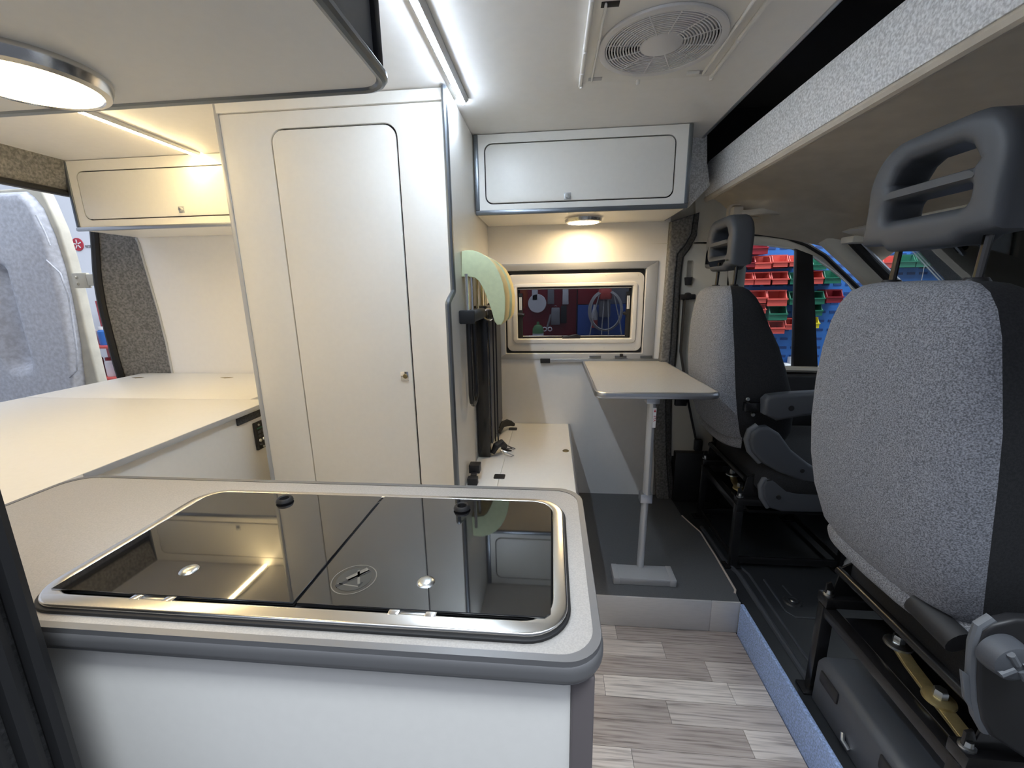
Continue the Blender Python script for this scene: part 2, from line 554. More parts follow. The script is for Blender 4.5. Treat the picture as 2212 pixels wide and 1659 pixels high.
# reveal
for a in ((wx0, wx0 + 0.002, wz0, wz1), (wx1 - 0.002, wx1, wz0, wz1)):
    MB().box(a[0], a[1], D, D + 0.03, a[2], a[3]).build('reveal', 'laminate_wall', win)
MB().box(wx0, wx1, D, D + 0.03, wz0, wz0 + 0.002).build('reveal', 'laminate_wall', win)
MB().box(wx0, wx1, D, D + 0.03, wz1 - 0.002, wz1).build('reveal', 'laminate_wall', win)
plate('gasket', [rr(wx0 + 0.003, wx1 - 0.003, wz0 + 0.003, wz1 - 0.003, 0.01), rr(wx0 + 0.03, wx1 - 0.03, wz0 + 0.04, wz1 - 0.03, 0.02)], 'y', D + 0.022, D + 0.03, 'rubber', win)
fx0, fx1 = at(1096, 700, y=D + 0.01).x, at(1386.5, 700, y=D + 0.01).x
fz0, fz1 = at(1240, 758, y=D + 0.01).z, at(1380, 588, y=D + 0.01).z
gx0, gx1 = at(1118, 680, y=D + 0.02).x, at(1364, 680, y=D + 0.02).x
gz0, gz1 = at(1240, 731, y=D + 0.02).z, at(1240, 619, y=D + 0.02).z
plate('frame', [rr(fx0, fx1, fz0, fz1, 0.03), rr(gx0 - 0.022, gx1 + 0.022, gz0 - 0.022, gz1 + 0.018, 0.024)], 'y', D + 0.004, D + 0.026, 'frame_white', win, bevel=0.005)
plate('inner_frame', [rr(gx0 - 0.023, gx1 + 0.023, gz0 - 0.023, gz1 + 0.019, 0.024), rr(gx0, gx1, gz0, gz1, 0.004)], 'y', D - 0.002, D + 0.045, 'frame_white', win, bevel=0.004)
plate('sash_seal', [rr(gx0 - 0.004, gx1 + 0.004, gz0 - 0.004, gz1 + 0.004, 0.006), rr(gx0 + 0.012, gx1 - 0.012, gz0 + 0.008, gz1 - 0.006, 0.006)], 'y', D + 0.045, D + 0.055, 'rubber', win)
MB().box(gx0 - 0.004, gx1 + 0.004, D + 0.055, D + 0.059, gz0 - 0.004, gz1 + 0.004).build('pane', 'glass_tint', win, label='tinted acrylic pane')
MB().tube([(gx0 + 0.003, D + 0.04, gz1 - 0.008), (gx1 - 0.003, D + 0.04, gz1 - 0.008)], 0.004, 8).build('blind_rail', 'alu', win)
MB().tube([(gx0 + 0.012, D + 0.038, gz0 + 0.012), (gx1 - 0.012, D + 0.038, gz0 + 0.012)], 0.003, 8).build('lower_rail', 'chrome', win)
for sx in (gx0 + 0.016, gx1 - 0.016):
    st = MB().box(sx - 0.011, sx + 0.011, D + 0.034, D + 0.044, gz0 + 0.006, gz1 - 0.03).build('stay_arm', 'rubber', win, bevel=0.002)
    MB().box(sx - 0.007, sx - 0.001, D + 0.030, D + 0.034, gz0 + 0.15, gz1 - 0.05).build('stay_slide', 'white_print', st, bevel=0.001)
    MB().box(sx + 0.001, sx + 0.006, D + 0.030, D + 0.034, gz0 + 0.15, gz1 - 0.05).build('stay_slide', 'white_print', st, bevel=0.001)
    MB().tube([(sx - 0.014, D + 0.032, gz0 + 0.13), (sx + 0.02 * (1 if sx < 0.1 else -1), D + 0.028, gz0 + 0.125)], 0.009, 8).build('stay_knob', 'black_plastic', st)
lc = at(1232, 727, y=D + 0.03)
MB().prism([(lc.x - 0.045, lc.z - 0.012), (lc.x + 0.05, lc.z - 0.012), (lc.x + 0.055, lc.z + 0.004), (lc.x + 0.03, lc.z + 0.014), (lc.x - 0.04, lc.z)], 'y', D + 0.012, D + 0.034).build('latch', 'black_plastic', win, bevel=0.003)
for k in range(5):
    for zz in (fz0 + 0.014, fz1 - 0.012):
        xx = fx0 + 0.03 + (fx1 - fx0 - 0.06) * k / 4
        MB().lathe([(0.0, -0.0015), (0.003, -0.001), (0.004, 0.001)], (xx, D + 0.004, zz), 'y', 10).build('screw_cap', 'frame_white', win)

# ceiling with fan opening
fxa, fxb, fya, fyb = 0.078, 0.472, 1.066, 1.460
ce = thing('ceiling', (-0.8, 1.3, ZC), 'pale grey-white laminate ceiling panel', 'ceiling', kind='structure')
plate('ceiling_panel', [[(-2.30, 0.40), (0.634, 0.40), (0.634, D + 0.02), (-2.30, D + 0.02)], rr(fxa + 0.02, fxb - 0.02, fya + 0.02, fyb - 0.02, 0.02, 3)], 'z', ZC, ZC + 0.018, 'ceiling_panel', ce)
MB().box(0.630, 0.642, 0.42, 2.02, ZC - 0.003, ZC + 0.022).build('edge_profile', 'alu', ce, bevel=0.002)

# near side wall with the sliding door opening
wr = thing('wall_right', (-1.4, 0.40, 0.0), 'side wall of the van beside the sliding door', 'wall', kind='structure')
MB().box(-2.40, -0.905, 0.36, 0.40, -0.1, 1.90).build('wall_panel', 'laminate_wall', wr)
MB().box(-0.65, 0.78, 0.30, 0.40, 1.77, 1.92).build('door_header', 'felt_grey', wr)
MB().box(0.78, 1.0, 0.28, 0.40, 0.05, 1.92).build('front_pillar', 'beige_plastic', wr)

# sliding door rear pillar with ribbed black weather seal
sp_ = thing('trim_2', (-0.6, 0.32, -0.1), 'black ribbed seal on the sliding door pillar beside the kitchen block', 'door seal', kind='structure')
MB().box(-0.90, -0.672, 0.25, 0.40, -0.3, 1.9).build('pillar', 'felt_dark', sp_, bevel=0.012, seg=3)
for k in range(5):
    MB().tube([(-0.668 - 0.004 * k, 0.385 - 0.028 * k, -0.3), (-0.666 - 0.004 * k, 0.385 - 0.028 * k, 0.6), (-0.655 - 0.004 * k, 0.385 - 0.028 * k, 1.2), (-0.655 - 0.004 * k, 0.385 - 0.028 * k, 1.85)], 0.012, 8).build('seal_rib', 'rubber', sp_)

# rear end of the van
rp = thing('trim_3', (-2.35, 2.1, 0.0), 'grey felt lining of the rear door pillar with black seal', 'felt lining', kind='structure')
inner = [(-2.29, D, 1.60)] + [(x, D, z) for x, z in wedge] + [(wedge[-1][0], D, 0.30)]
outp = [at(a, b, x=-2.48) for a, b in ((206, 480), (210, 520), (215, 600), (226, 665), (240, 720), (254, 775), (267, 818))]
oz = [(p.y, p.z) for p in outp]
def outer_y(z):
    for (y1, z1), (y2, z2) in zip(oz[:-1], oz[1:]):
        if z2 <= z <= z1:
            t = (z1 - z) / (z1 - z2); return y1 + (y2 - y1) * t
    return oz[0][0] if z > oz[0][1] else oz[-1][0]
def inner_x(z):
    pts = [(p[0], p[2]) for p in inner]
    for (a1, z1), (a2, z2) in zip(pts[:-1], pts[1:]):
        if z2 <= z <= z1:
            return a1 + (a2 - a1) * (z1 - z) / (z1 - z2)
    return pts[0][0] if z > pts[0][1] else pts[-1][0]
zs = [1.70 - 0.06 * k for k in range(26)]
rings = []
for z in zs:
    xi, yo = inner_x(z), outer_y(z)
    row = []
    for t in (0, 0.25, 0.5, 0.75, 1.0):
        row.append((xi + (-2.48 - xi) * t, D + 0.004 + (yo - D - 0.004) * t + 0.02 * math.sin(PI * t), z))
    row += [(-2.48, yo + 0.05, z), (xi, D + 0.05, z)]
    rings.append(row)
MB().loft(rings).build('felt_lining', 'felt_grey', rp, smooth=60)
MB().tube([(-2.487, outer_y(z) - 0.004, z) for z in zs], 0.020, 8).build('seal', 'rubber', rp)
rh = thing('trim_4', (-2.3, 1.2, 1.75), 'grey felt covered header above the rear door opening', 'felt lining', kind='structure')
MB().prism([(-2.30, 1.90), (-2.245, 1.885), (-2.255, 1.80), (-2.275, 1.752), (-2.38, 1.745), (-2.38, 1.90)], 'y', 0.40, 2.16).build('felt_lining', 'felt_grey', rh, smooth=0)
MB().tube([(-2.275, 0.40, 1.742), (-2.275, 2.10, 1.742)], 0.013, 8).build('seal', 'rubber', rh)
# outer body skin
bs = thing('wall_body', (0, 2.3, 0), 'outer body skin of the van', 'van body', kind='structure')
bx0, bx1, bz0, bz1 = wx0 - 0.004, wx1 + 0.004, wz0 - 0.004, wz1 + 0.004
plate('side_skin', [[(-2.30, -0.3), (0.60, -0.3), (0.60, 2.05), (-2.30, 2.05)], rr(gx0 - 0.01, gx1 + 0.01, gz0 - 0.01, gz1 + 0.01, 0.01)], 'y', D + 0.062, D + 0.07, 'van_white', bs)
MB().box(-2.40, 2.0, 0.30, D + 0.07, 2.06, 2.08).build('roof_skin', 'van_white', bs)
MB().box(-2.40, 1.0, 0.32, D + 0.07, -0.32, -0.03).build('underbody', 'cavity', bs)
MB().box(1.19, 1.20, 0.40, 2.25, 1.70, 2.06).build('cab_bulkhead', 'cavity', bs)
MB().box(0.66, 1.19, 0.40, 2.25, 2.045, 2.06).build('cab_loft_roof', 'cavity', bs)
MB().box(0.60, 1.19, 2.19, 2.26, 1.74, 2.06).build('cab_loft_side', 'cavity', bs)
MB().box(0.62, 1.19, 0.36, 0.40, 1.60, 2.06).build('cab_loft_side', 'cavity', bs)

# rear door, swung open
rd = thing('door_1', (-2.75, 2.3, 0.0), 'open rear door with grey felt lining and beige metal edge', 'door', kind='structure')
YD = 2.30
dr = XZ([(112, 408), (128, 440), (152, 495), (172, 560), (192, 640), (212, 730), (233, 818)], YD + 0.07)
fe = XZ([(66, 418), (92, 450), (118, 510), (140, 580), (158, 660), (172, 740), (183, 835)], YD)
plate('door_shell', [[(-3.7, -0.1), (dr[-1][0] + 0.06, -0.1)] + dr[::-1] + [(-3.7, dr[0][1] - 0.02)], [(-3.60, 0.1), (fe[-1][0] - 0.12, 0.1), (fe[-1][0] - 0.12, 0.9), (fe[2][0] - 0.15, fe[2][1] - 0.10), (-3.60, fe[2][1] - 0.10)]], 'y', YD + 0.008, YD + 0.07, 'door_paint', rd, bevel=0.012)
def felt_right(z):
    pts_ = fe + [(fe[-1][0], -1.0)]
    if z >= pts_[0][1]:
        return pts_[0][0] - (z - pts_[0][1]) * 2.0
    for (x1, z1), (x2, z2) in zip(pts_[:-1], pts_[1:]):
        if z2 <= z <= z1:
            return x1 + (x2 - x1) * (z1 - z) / (z1 - z2)
    return pts_[-1][0]
d0, d1 = at(0, 575, y=YD), at(62, 800, y=YD)
zt_f = fe[0][1] + 0.012
NR, NC = 60, 40
front, backf = [], []
for i in range(NR + 1):
    z = zt_f - (zt_f - 0.0) * i / NR
    xr = felt_right(z)
    for j in range(NC + 1):
        t = j / NC
        x = -3.66 + (xr + 3.66) * t
        edge = min(1.0, (xr - x) / 0.035, (zt_f - z) / 0.03 + 0.02)
        prot = 0.05 * math.sin(PI / 2 * max(0.0, edge))
        u = (d0.z - z) / (d0.z - d1.z)
        xc = d0.x + (d1.x - d0.x) * u
        win_ = max(0.0, min(1.0, (u + 0.06) / 0.14, (1.02 - u) / 0.12))
        win_ = win_ * win_ * (3 - 2 * win_)
        dent = 0.085 * math.exp(-((x - xc) / 0.075) ** 4) * win_
        front.append((x, YD + 0.007 - prot + dent, z))
        backf.append((x, YD + 0.10, z))
W_ = NC + 1
fs_ = []
for i in range(NR):
    for j in range(NC):
        a_ = i * W_ + j
        fs_.append((a_, a_ + 1, a_ + W_ + 1, a_ + W_))
MB().raw(front, fs_).build('felt_lining', 'felt_door', rd, smooth=70)
for px in ([(78, 465), (96, 500), (108, 530)], [(100, 562), (130, 590), (148, 640), (158, 700), (166, 760), (166, 800), (150, 815)]):
    MB().tube([(p.x, YD - 0.045, p.z) for p in (at(a, b, y=YD - 0.045) for a, b in px)], 0.005, 6).build('pressed_bead', 'felt_door', rd)
h0, h1 = at(156, 590, y=2.27), at(196, 622, y=2.27)
hg = MB().box(h0.x, h1.x, 2.262, 2.282, h1.z, h0.z).build('hinge', 'door_paint', rd, bevel=0.004)
MB().box(h1.x - 0.01, h1.x + 0.11, 2.262, 2.276, h1.z + 0.012, h0.z - 0.008).build('hinge_arm', 'door_paint', hg, bevel=0.004)
for zz in (0.30, 0.72):
    MB().lathe([(0.0, -0.008), (0.006, -0.008), (0.007, -0.002), (0.012, -0.001), (0.012, 0.0)], ((h0.x * 0.7 + h1.x * 0.3), 2.262, h1.z + (h0.z - h1.z) * zz), 'y', 16).build('hinge_bolt', 'door_paint', hg)

# ================================================================== cab shell
hl = thing('ceiling_cab', (1.1, 1.3, 1.6), 'beige curved cab headliner', 'headliner', kind='structure')
def hz(x, y):
    t = max(0, (x - 0.72) / 0.80)
    z = 1.662 - 0.16 * t ** 1.7
    s = max(0, (y - 1.60) / 0.55); s2 = max(0, (1.0 - y) / 0.55)
    k = min(1.0, max(0.0, (x - 0.73) / 0.22)); k = k * k * (3 - 2 * k)
    return z - 0.14 * k * (s ** 2.2 + s2 ** 2.2)
xs = [0.715 + 0.80 * i / 24 for i in range(25)]
ys = [0.42 + (2.16 - 0.42) * j / 30 for j in range(31)]
vs = [(x, y, hz(x, y)) for x in xs for y in ys]
n = len(vs)
vs += [(x, y, hz(x, y) + 0.02) for x in xs for y in ys]
fs = []
for i in range(24):
    for j in range(30):
        a = i * 31 + j
        fs.append((a, a + 1, a + 32, a + 31)); fs.append((n + a, n + a + 31, n + a + 32, n + a + 1))
for i in range(24):
    a = i * 31; fs.append((a, a + 31, n + a + 31, n + a)); a += 30; fs.append((a, n + a, n + a + 31, a + 31))
for j in range(30):
    a = j; fs.append((a, n + a, n + a + 1, a + 1)); a = 24 * 31 + j; fs.append((a, a + 1, n + a + 1, n + a))
MB().raw(vs, fs).build('headliner_panel', 'headliner', hl, smooth=60)
MB().tube([(0.716, y, hz(0.716, y) - 0.002) for y in ys], 0.013, 8).build('edge_piping', 'headliner', hl)
MB().tube([(0.742, y, hz(0.742, y) + 0.001) for y in ys], 0.005, 6).build('edge_piping', 'headliner', hl)

bm_ = thing('trim_5', (0.73, 1.3, 1.67), 'pale grey felt covered roof cross beam above the seats', 'felt beam', kind='structure')
prof = [(0.702, 1.668), (0.699, 1.70), (0.699, 1.79), (0.704, 1.815), (0.72, 1.822), (0.78, 1.815), (0.78, 1.672)]
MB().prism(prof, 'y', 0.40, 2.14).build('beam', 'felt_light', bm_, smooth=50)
# upright felt post at the end of the beam
fp = [(at(a, b, y=2.02).x, at(a, b, y=2.02).z) for a, b in ((1489, 300), (1500, 266), (1516, 258), (1529, 268), (1529, 352), (1535, 400), (1489, 447))]
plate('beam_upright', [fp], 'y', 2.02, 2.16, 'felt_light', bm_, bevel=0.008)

# felt lined B pillar
bp_ = thing('trim_6', (0.6, 2.15, 0.12), 'grey felt lining of the pillar behind the driver seat', 'felt lining', kind='structure')
f1 = XZ([(1450, 478), (1500, 462), (1494, 505), (1480, 530), (1464, 548), (1459, 600), (1449, 760), (1438, 860), (1440, 985), (1447, 1085), (1437, 1100), (1420, 1088), (1416, 985), (1415, 860), (1427, 773)], 2.16)
plate('felt_lining', [f1], 'y', 2.16, 2.215, 'felt_grey', bp_, bevel=0.01)
f2 = XZ([(1500, 462), (1512, 458), (1506, 508), (1490, 538), (1475, 556), (1470, 600), (1461, 760), (1449, 865), (1450, 990), (1458, 1085), (1447, 1085), (1440, 985), (1438, 860), (1449, 760), (1459, 600), (1464, 548), (1480, 530), (1494, 505)], 2.165)
plate('felt_border', [f2], 'y', 2.165, 2.215, 'felt_dark', bp_, bevel=0.006)

pl_ = thing('trim_7', (0.74, 2.19, 0.12), 'beige plastic pillar trim with belt slot behind the driver seat', 'pillar trim', kind='structure')
b1 = XZ([(1500, 400), (1620, 390), (1585, 480), (1560, 520), (1575, 600), (1590, 800), (1570, 985), (1450, 985), (1452, 865), (1463, 760), (1472, 600), (1477, 555), (1492, 536), (1506, 508)], 2.19)
sl = XZ([(1485, 566), (1487, 563), (1496, 563), (1498, 566), (1496, 612), (1494, 616), (1485, 616), (1483, 612)], 2.19)
plate('pillar_panel', [b1, sl], 'y', 2.19, 2.22, 'beige_plastic', pl_, bevel=0.003)
MB().box(0.50, 0.95, 2.222, 2.23, 0.1, 1.735).build('pillar_back', 'beige_plastic', pl_)
q0, q1 = at(1452, 985, y=2.185), at(1560, 1100, y=2.185)
MB().box(0.66, 0.95, 2.15, 2.236, 0.118, 0.40).build('lower_panel', 'black_plastic', pl_, bevel=0.004)

sb = thing('seat_belt', (0.69, 2.17, 0.35), 'black seat belt hanging from the pillar behind the driver seat', 'seat belt')
a0 = at(1487, 640, y=2.165)
MB().lathe([(0.0, -0.012), (0.014, -0.010), (0.018, 0.0), (0.018, 0.02), (0, 0.02)], a0, 'y', 20).build('anchor_cap', 'black_plastic', sb)
a1 = at(1475, 632, y=2.165)
MB().box(a1.x - 0.012, a0.x + 0.035, 2.158, 2.18, a0.z - 0.016, a0.z + 0.010).build('belt_guide', 'black_plastic', sb, bevel=0.006)
a2 = at(1486, 607, y=2.185)
MB().prism([(a2.x - 0.012, a2.z - 0.02), (a2.x + 0.012, a2.z - 0.02), (a2.x + 0.018, a2.z + 0.018), (a2.x - 0.018, a2.z + 0.018)], 'y', 2.172, 2.192).build('height_adjuster', 'black_plastic', sb, bevel=0.003)
web = [at(a, b, y=2.168) for a, b in ((1478, 648), (1470, 760), (1486, 865), (1497, 920), (1507, 968))]
MB().tube(web, 0.024, 8, flat=0.09).build('webbing', 'dark_fabric', sb)
wl2 = at(1507, 960, y=2.16)
MB().box(wl2.x - 0.02, wl2.x + 0.02, 2.14, 2.166, wl2.z - 0.03, wl2.z + 0.03).build('buckle', 'black_plastic', sb, bevel=0.005)
bk = at(1470, 868, y=2.18)
MB().box(bk.x - 0.03, bk.x + 0.03, 2.165, 2.19, bk.z - 0.02, bk.z + 0.03).build('belt_exit', 'black_plastic', sb, bevel=0.005)

# driver's door
dd = thing('door_2', (1.1, 2.2, 0.12), 'driver side cab door with beige window frame', 'door', kind='structure')
YW = 2.19
top_out = [(1575, 490), (1650, 500), (1700, 505), (1740, 520), (1790, 560), (1850, 622)]
glass_top = [(1575, 524), (1610, 524), (1660, 527), (1720, 535), (1765, 552), (1805, 580), (1845, 612)]
out = XZ(top_out, YW)
hole = XZ(glass_top, YW)
zsill = at(1700, 795, y=YW).z
fx = out[-1][0]
frame_loop = [(0.86, 0.1)] + [(fx + 0.55, 0.1), (fx + 0.55, 0.80)] + out[::-1] + [(0.86, out[0][1])]
hole_loop = [(0.885, zsill), (hole[-1][0] + 0.20, zsill), (hole[-1][0] + 0.10, hole[-1][1] - 0.13)] + hole[::-1] + [(0.885, hole[0][1])]
plate('window_frame', [frame_loop, hole_loop], 'y', YW, YW + 0.04, 'beige_plastic', dd, bevel=0.005)
MB().tube([(p[0], YW - 0.004, p[1]) for p in XZ([(1570, 504), (1595, 504), (1650, 506), (1700, 513), (1740, 528), (1780, 552), (1830, 600), (1860, 630)], YW)], 0.010, 8).build('door_seal', 'rubber', dd)
pxa = at(1722, 540, y=YW).x; pxb = at(1758, 545, y=YW).x
MB().prism([(pxa + 0.0, hole[3][1] + 0.02), (pxb, hole[4][1] + 0.01), (pxb + 0.10, zsill - 0.01), (pxa + 0.06, zsill - 0.01)], 'y', YW + 0.005, YW + 0.035).build('quarter_window_post', 'rubber', dd, bevel=0.003)
MB().box(0.87, fx + 0.3, YW + 0.022, YW + 0.026, zsill - 0.02, hole[0][1] + 0.02).build('pane', 'glass_clear', dd)
MB().prism([(0.88, 0.12), (1.75, 0.12), (1.75, zsill - 0.05), (1.3, zsill - 0.02), (0.88, zsill - 0.02)], 'y', 2.09, YW + 0.002).build('door_card', 'black_plastic', dd, bevel=0.01)
s0, s1 = at(1668, 788, y=2.15), at(1745, 796, y=2.15)
MB().tube([(0.9, 2.165, zsill + 0.004), (1.3, 2.165, zsill - 0.004), (1.6, 2.165, zsill - 0.03)], 0.016, 8, flat=1.6).build('sill_cap', 'beige_plastic', dd)

# A pillar, windscreen
ap = thing('trim_8', (1.5, 2.1, 1.0), 'beige windscreen pillar with black seal', 'pillar trim', kind='structure')
pa = [at(1790, 505, y=2.14), at(1850, 560, y=2.13), at(1930, 640, y=2.12), at(2000, 720, y=2.11)]
MB().tube(pa, 0.055, 10, flat=0.7).build('pillar_cover', 'beige_plastic', ap)
pb = [at(1843, 522, y=2.06), at(1885, 566, y=2.06), at(1960, 640, y=2.06)]
MB().tube(pb, 0.020, 8).build('seal', 'rubber', ap)
pc = [at(1858, 524, y=2.05), at(1900, 566, y=2.05), at(1975, 640, y=2.05)]
MB().tube(pc, 0.009, 8).build('glass_edge', 'alu', ap)
ws = thing('window_2', (1.7, 1.3, 1.0), 'cab windscreen', 'windscreen', kind='structure')
MB().raw([(1.50, 0.45, 1.47), (1.50, 2.08, 1.47), (2.15, 2.08, 0.85), (2.15, 0.45, 0.85), (1.503, 0.45, 1.474), (1.503, 2.08, 1.474), (2.153, 2.08, 0.854), (2.153, 0.45, 0.854)],
         [(0, 1, 2, 3), (7, 6, 5, 4), (0, 4, 5, 1), (1, 5, 6, 2), (2, 6, 7, 3), (3, 7, 4, 0)]).build('pane', 'glass_clear', ws)
ds = thing('dashboard', (1.9, 1.3, 0.12), 'black dashboard below the windscreen', 'dashboard')
MB().prism([(1.55, 0.12), (2.25, 0.12), (2.25, 0.86), (1.75, 0.92), (1.62, 0.88), (1.58, 0.70)], 'y', 0.46, 2.08).build('dash_body', 'black_plastic', ds, bevel=0.03, seg=3)
MB().prism([(1.60, 0.90), (1.72, 0.92), (1.75, 0.97), (1.63, 0.97)], 'y', 1.55, 1.98).build('instrument_hood', 'black_plastic', ds, bevel=0.01)

# grab handle and sun visor on the headliner
gh = thing('grab_handle', (0.93, 2.0, 1.55), 'beige recessed grab handle on the headliner above the driver door', 'grab handle')
g0 = at(1588, 452, y=2.07); g1 = at(1702, 452, y=2.07)
gz = at(1645, 462, y=2.07).z
gp = [Vector((g0.x + (g1.x - g0.x) * t, 2.05 - 0.035 * math.sin(PI * t), gz + 0.03 * math.cos(2 * PI * t) ** 2 * (0.5 if t in (0, 1) else 0.1))) for t in [i / 12 for i in range(13)]]
MB().tube(gp, [0.012 + 0.004 * math.sin(PI * i / 12) for i in range(13)], 8).build('grip', 'headliner', gh)
for g in (g0, g1):
    MB().box(g.x - 0.022, g.x + 0.022, 2.03, 2.10, gz - 0.012, gz + 0.03).build('mount', 'headliner', gh, bevel=0.008)
plate('recess_rim', [rr(g0.x - 0.03, g1.x + 0.03, gz - 0.02, gz + 0.045, 0.02), rr(g0.x - 0.02, g1.x + 0.02, gz - 0.012, gz + 0.037, 0.015)], 'y', 2.062, 2.09, 'headliner', gh, bevel=0.003)
sv = thing('sun_visor', (1.32, 1.75, 1.5), 'beige sun visor folded up above the windscreen', 'sun visor')
v0 = [at(1825, 492, y=1.98), at(1905, 452, y=1.6)]
MB().prism([(1.20, 1.475), (1.24, 1.49), (1.42, 1.435), (1.43, 1.42), (1.40, 1.418)], 'y', 1.42, 1.96).build('visor_panel', 'beige_plastic', sv, bevel=0.006)
c0 = at(1838, 518, y=2.0)
MB().box(c0.x - 0.03, c0.x + 0.06, 1.94, 2.02, c0.z - 0.016, c0.z + 0.012).build('visor_clip', 'beige_plastic', sv, bevel=0.006)

# ================================================================== tall cabinet
TX0, TX1 = -1.10, -0.344
tc = thing('tall_cabinet', ((TX0 + TX1) / 2, 1.8, 0.0), 'tall cream-white wardrobe cabinet with rounded door reaching the ceiling', 'cabinet')
SX0, SX1 = TX1, -0.326
MB().box(TX0, TX1, YT + 0.012, D - 0.002, 0.0, ZC - 0.004).build('carcass', 'laminate', tc)
dx0, dx1, dz1 = -0.927, -0.502, 1.788
plate('face_frame', [[(TX0, 0.0), (TX1, 0.0), (TX1, 1.842), (TX0, 1.842)], rr(dx0 - 0.0035, dx1 + 0.0035, 0.06 - 0.003, dz1 + 0.0035, 0.043)], 'y', YT, YT + 0.012, 'laminate', tc, bevel=0.0015)
MB().box(dx0 - 0.004, dx1 + 0.004, YT + 0.0112, YT + 0.0118, 0.055, dz1 + 0.004).build('door_gap', 'joint', tc)
do = plate('door', [rr(dx0 + 0.0025, dx1 - 0.0025, 0.063, dz1 - 0.0025, 0.038)], 'y', YT - 0.002, YT + 0.011, 'laminate', tc, bevel=0.0012)
hp = at(876, 812, y=YT)
hd = MB().box(hp.x - 0.016, hp.x + 0.013, YT - 0.006, YT - 0.002, hp.z - 0.017, hp.z + 0.017).build('push_lock', 'chrome', do, bevel=0.0015)
MB().lathe([(0, -0.005), (0.007, -0.005), (0.009, 0)], (hp.x + 0.001, YT - 0.006, hp.z), 'y', 18).build('lock_button', 'brass', do)
MB().box(TX0 - 0.004, TX1 - 0.002, YT - 0.008, YT + 0.02, 1.844, ZC - 0.003).build('top_filler', 'laminate', tc, bevel=0.001)
MB().box(TX0 - 0.016, TX0, YT - 0.004, YT + 0.02, 0.0, ZC - 0.004).build('edge_strip', 'alu_paint', tc, bevel=0.003)
# side panel with the S-curved front edge
YL = 1.345
def sprof(z):
    t = min(1, max(0, (1.262 - z) / 0.045)); t = t * t * (3 - 2 * t)
    return (YT - 0.012) + (YL - (YT - 0.012)) * t
zz = [0.0, 0.3, 0.8, 1.15] + [1.21 + 0.005 * k for k in range(12)] + [1.4, 1.6, ZC - 0.004]
poly = [(sprof(z), z) for z in zz] + [(D - 0.002, ZC - 0.004), (D - 0.002, 0.0)]
MB().prism(poly, 'x', SX0, SX1).build('side_panel', 'laminate', tc, smooth=0)
MB().tube([((SX0 + SX1) / 2, sprof(z) - 0.003, z) for z in zz], 0.0125, 10, flat=0.75).build('edge_profile', 'alu_dark', tc)


# ================================================================== overhead cabinets
def hinged_door(parent, x0, x1, z0, z1, y, r, lock_px=None):
    """door leaf in a face frame that faces -y, with its black joint"""
    d_ = plate('door', [rr(x0 + 0.003, x1 - 0.003, z0 + 0.003, z1 - 0.003, r)], 'y', y - 0.002, y + 0.010, 'laminate', parent, bevel=0.002)
    if lock_px:
        MB().box(lock_px.x - 0.014, lock_px.x + 0.014, y - 0.004, y - 0.002, lock_px.z - 0.014, lock_px.z + 0.014).build('lock_plate', 'alu_paint', d_, bevel=0.001)
        MB().lathe([(0, -0.012), (0.007, -0.011), (0.010, -0.006), (0.010, 0)], (lock_px.x, y - 0.003, lock_px.z), 'y', 20).build('lock_knob', 'zinc', d_)
    return d_


oc = thing('overhead_cabinet', (0.1, 2.0, ZU), 'grey-white overhead cabinet with rounded flap above the camper window', 'cabinet')
OX0, OX1 = -0.320, 0.536
MB().box(OX0, OX1, YC + 0.012, D - 0.002, ZU, ZC - 0.003).build('carcass', 'laminate', oc)
ddx0, ddx1, ddz0, ddz1 = -0.278, 0.481, 1.614, 1.842
plate('face_frame', [[(OX0, ZU), (OX1, ZU), (OX1, ZC - 0.003), (OX0, ZC - 0.003)], rr(ddx0 - 0.002, ddx1 + 0.002, ddz0 - 0.002, ddz1 + 0.002, 0.032)], 'y', YC, YC + 0.012, 'laminate', oc)
MB().box(ddx0 - 0.003, ddx1 + 0.003, YC + 0.0108, YC + 0.0116, ddz0 - 0.003, ddz1 + 0.003).build('door_gap', 'joint', oc)
hinged_door(oc, ddx0, ddx1, ddz0, ddz1, YC, 0.028, at(1226, 424, y=YC))
MB().box(OX0 - 0.002, OX1 + 0.004, YC - 0.008, YC + 0.004, ZU - 0.006, ZU + 0.014).build('edge_profile', 'alu_dark', oc, bevel=0.005)
MB().box(OX0 - 0.002, OX0 + 0.016, YC - 0.006, YC + 0.004, ZU + 0.014, ZC - 0.003).build('edge_profile', 'alu_dark', oc, bevel=0.003)
MB().box(OX1 - 0.010, OX1 + 0.006, YC - 0.006, YC + 0.004, ZU + 0.014, ZC - 0.003).build('edge_profile', 'alu_dark', oc, bevel=0.003)
MB().box(OX1, OX1 + 0.005, YC, D - 0.01, ZU, ZC - 0.003).build('end_panel', 'end_grey', oc)

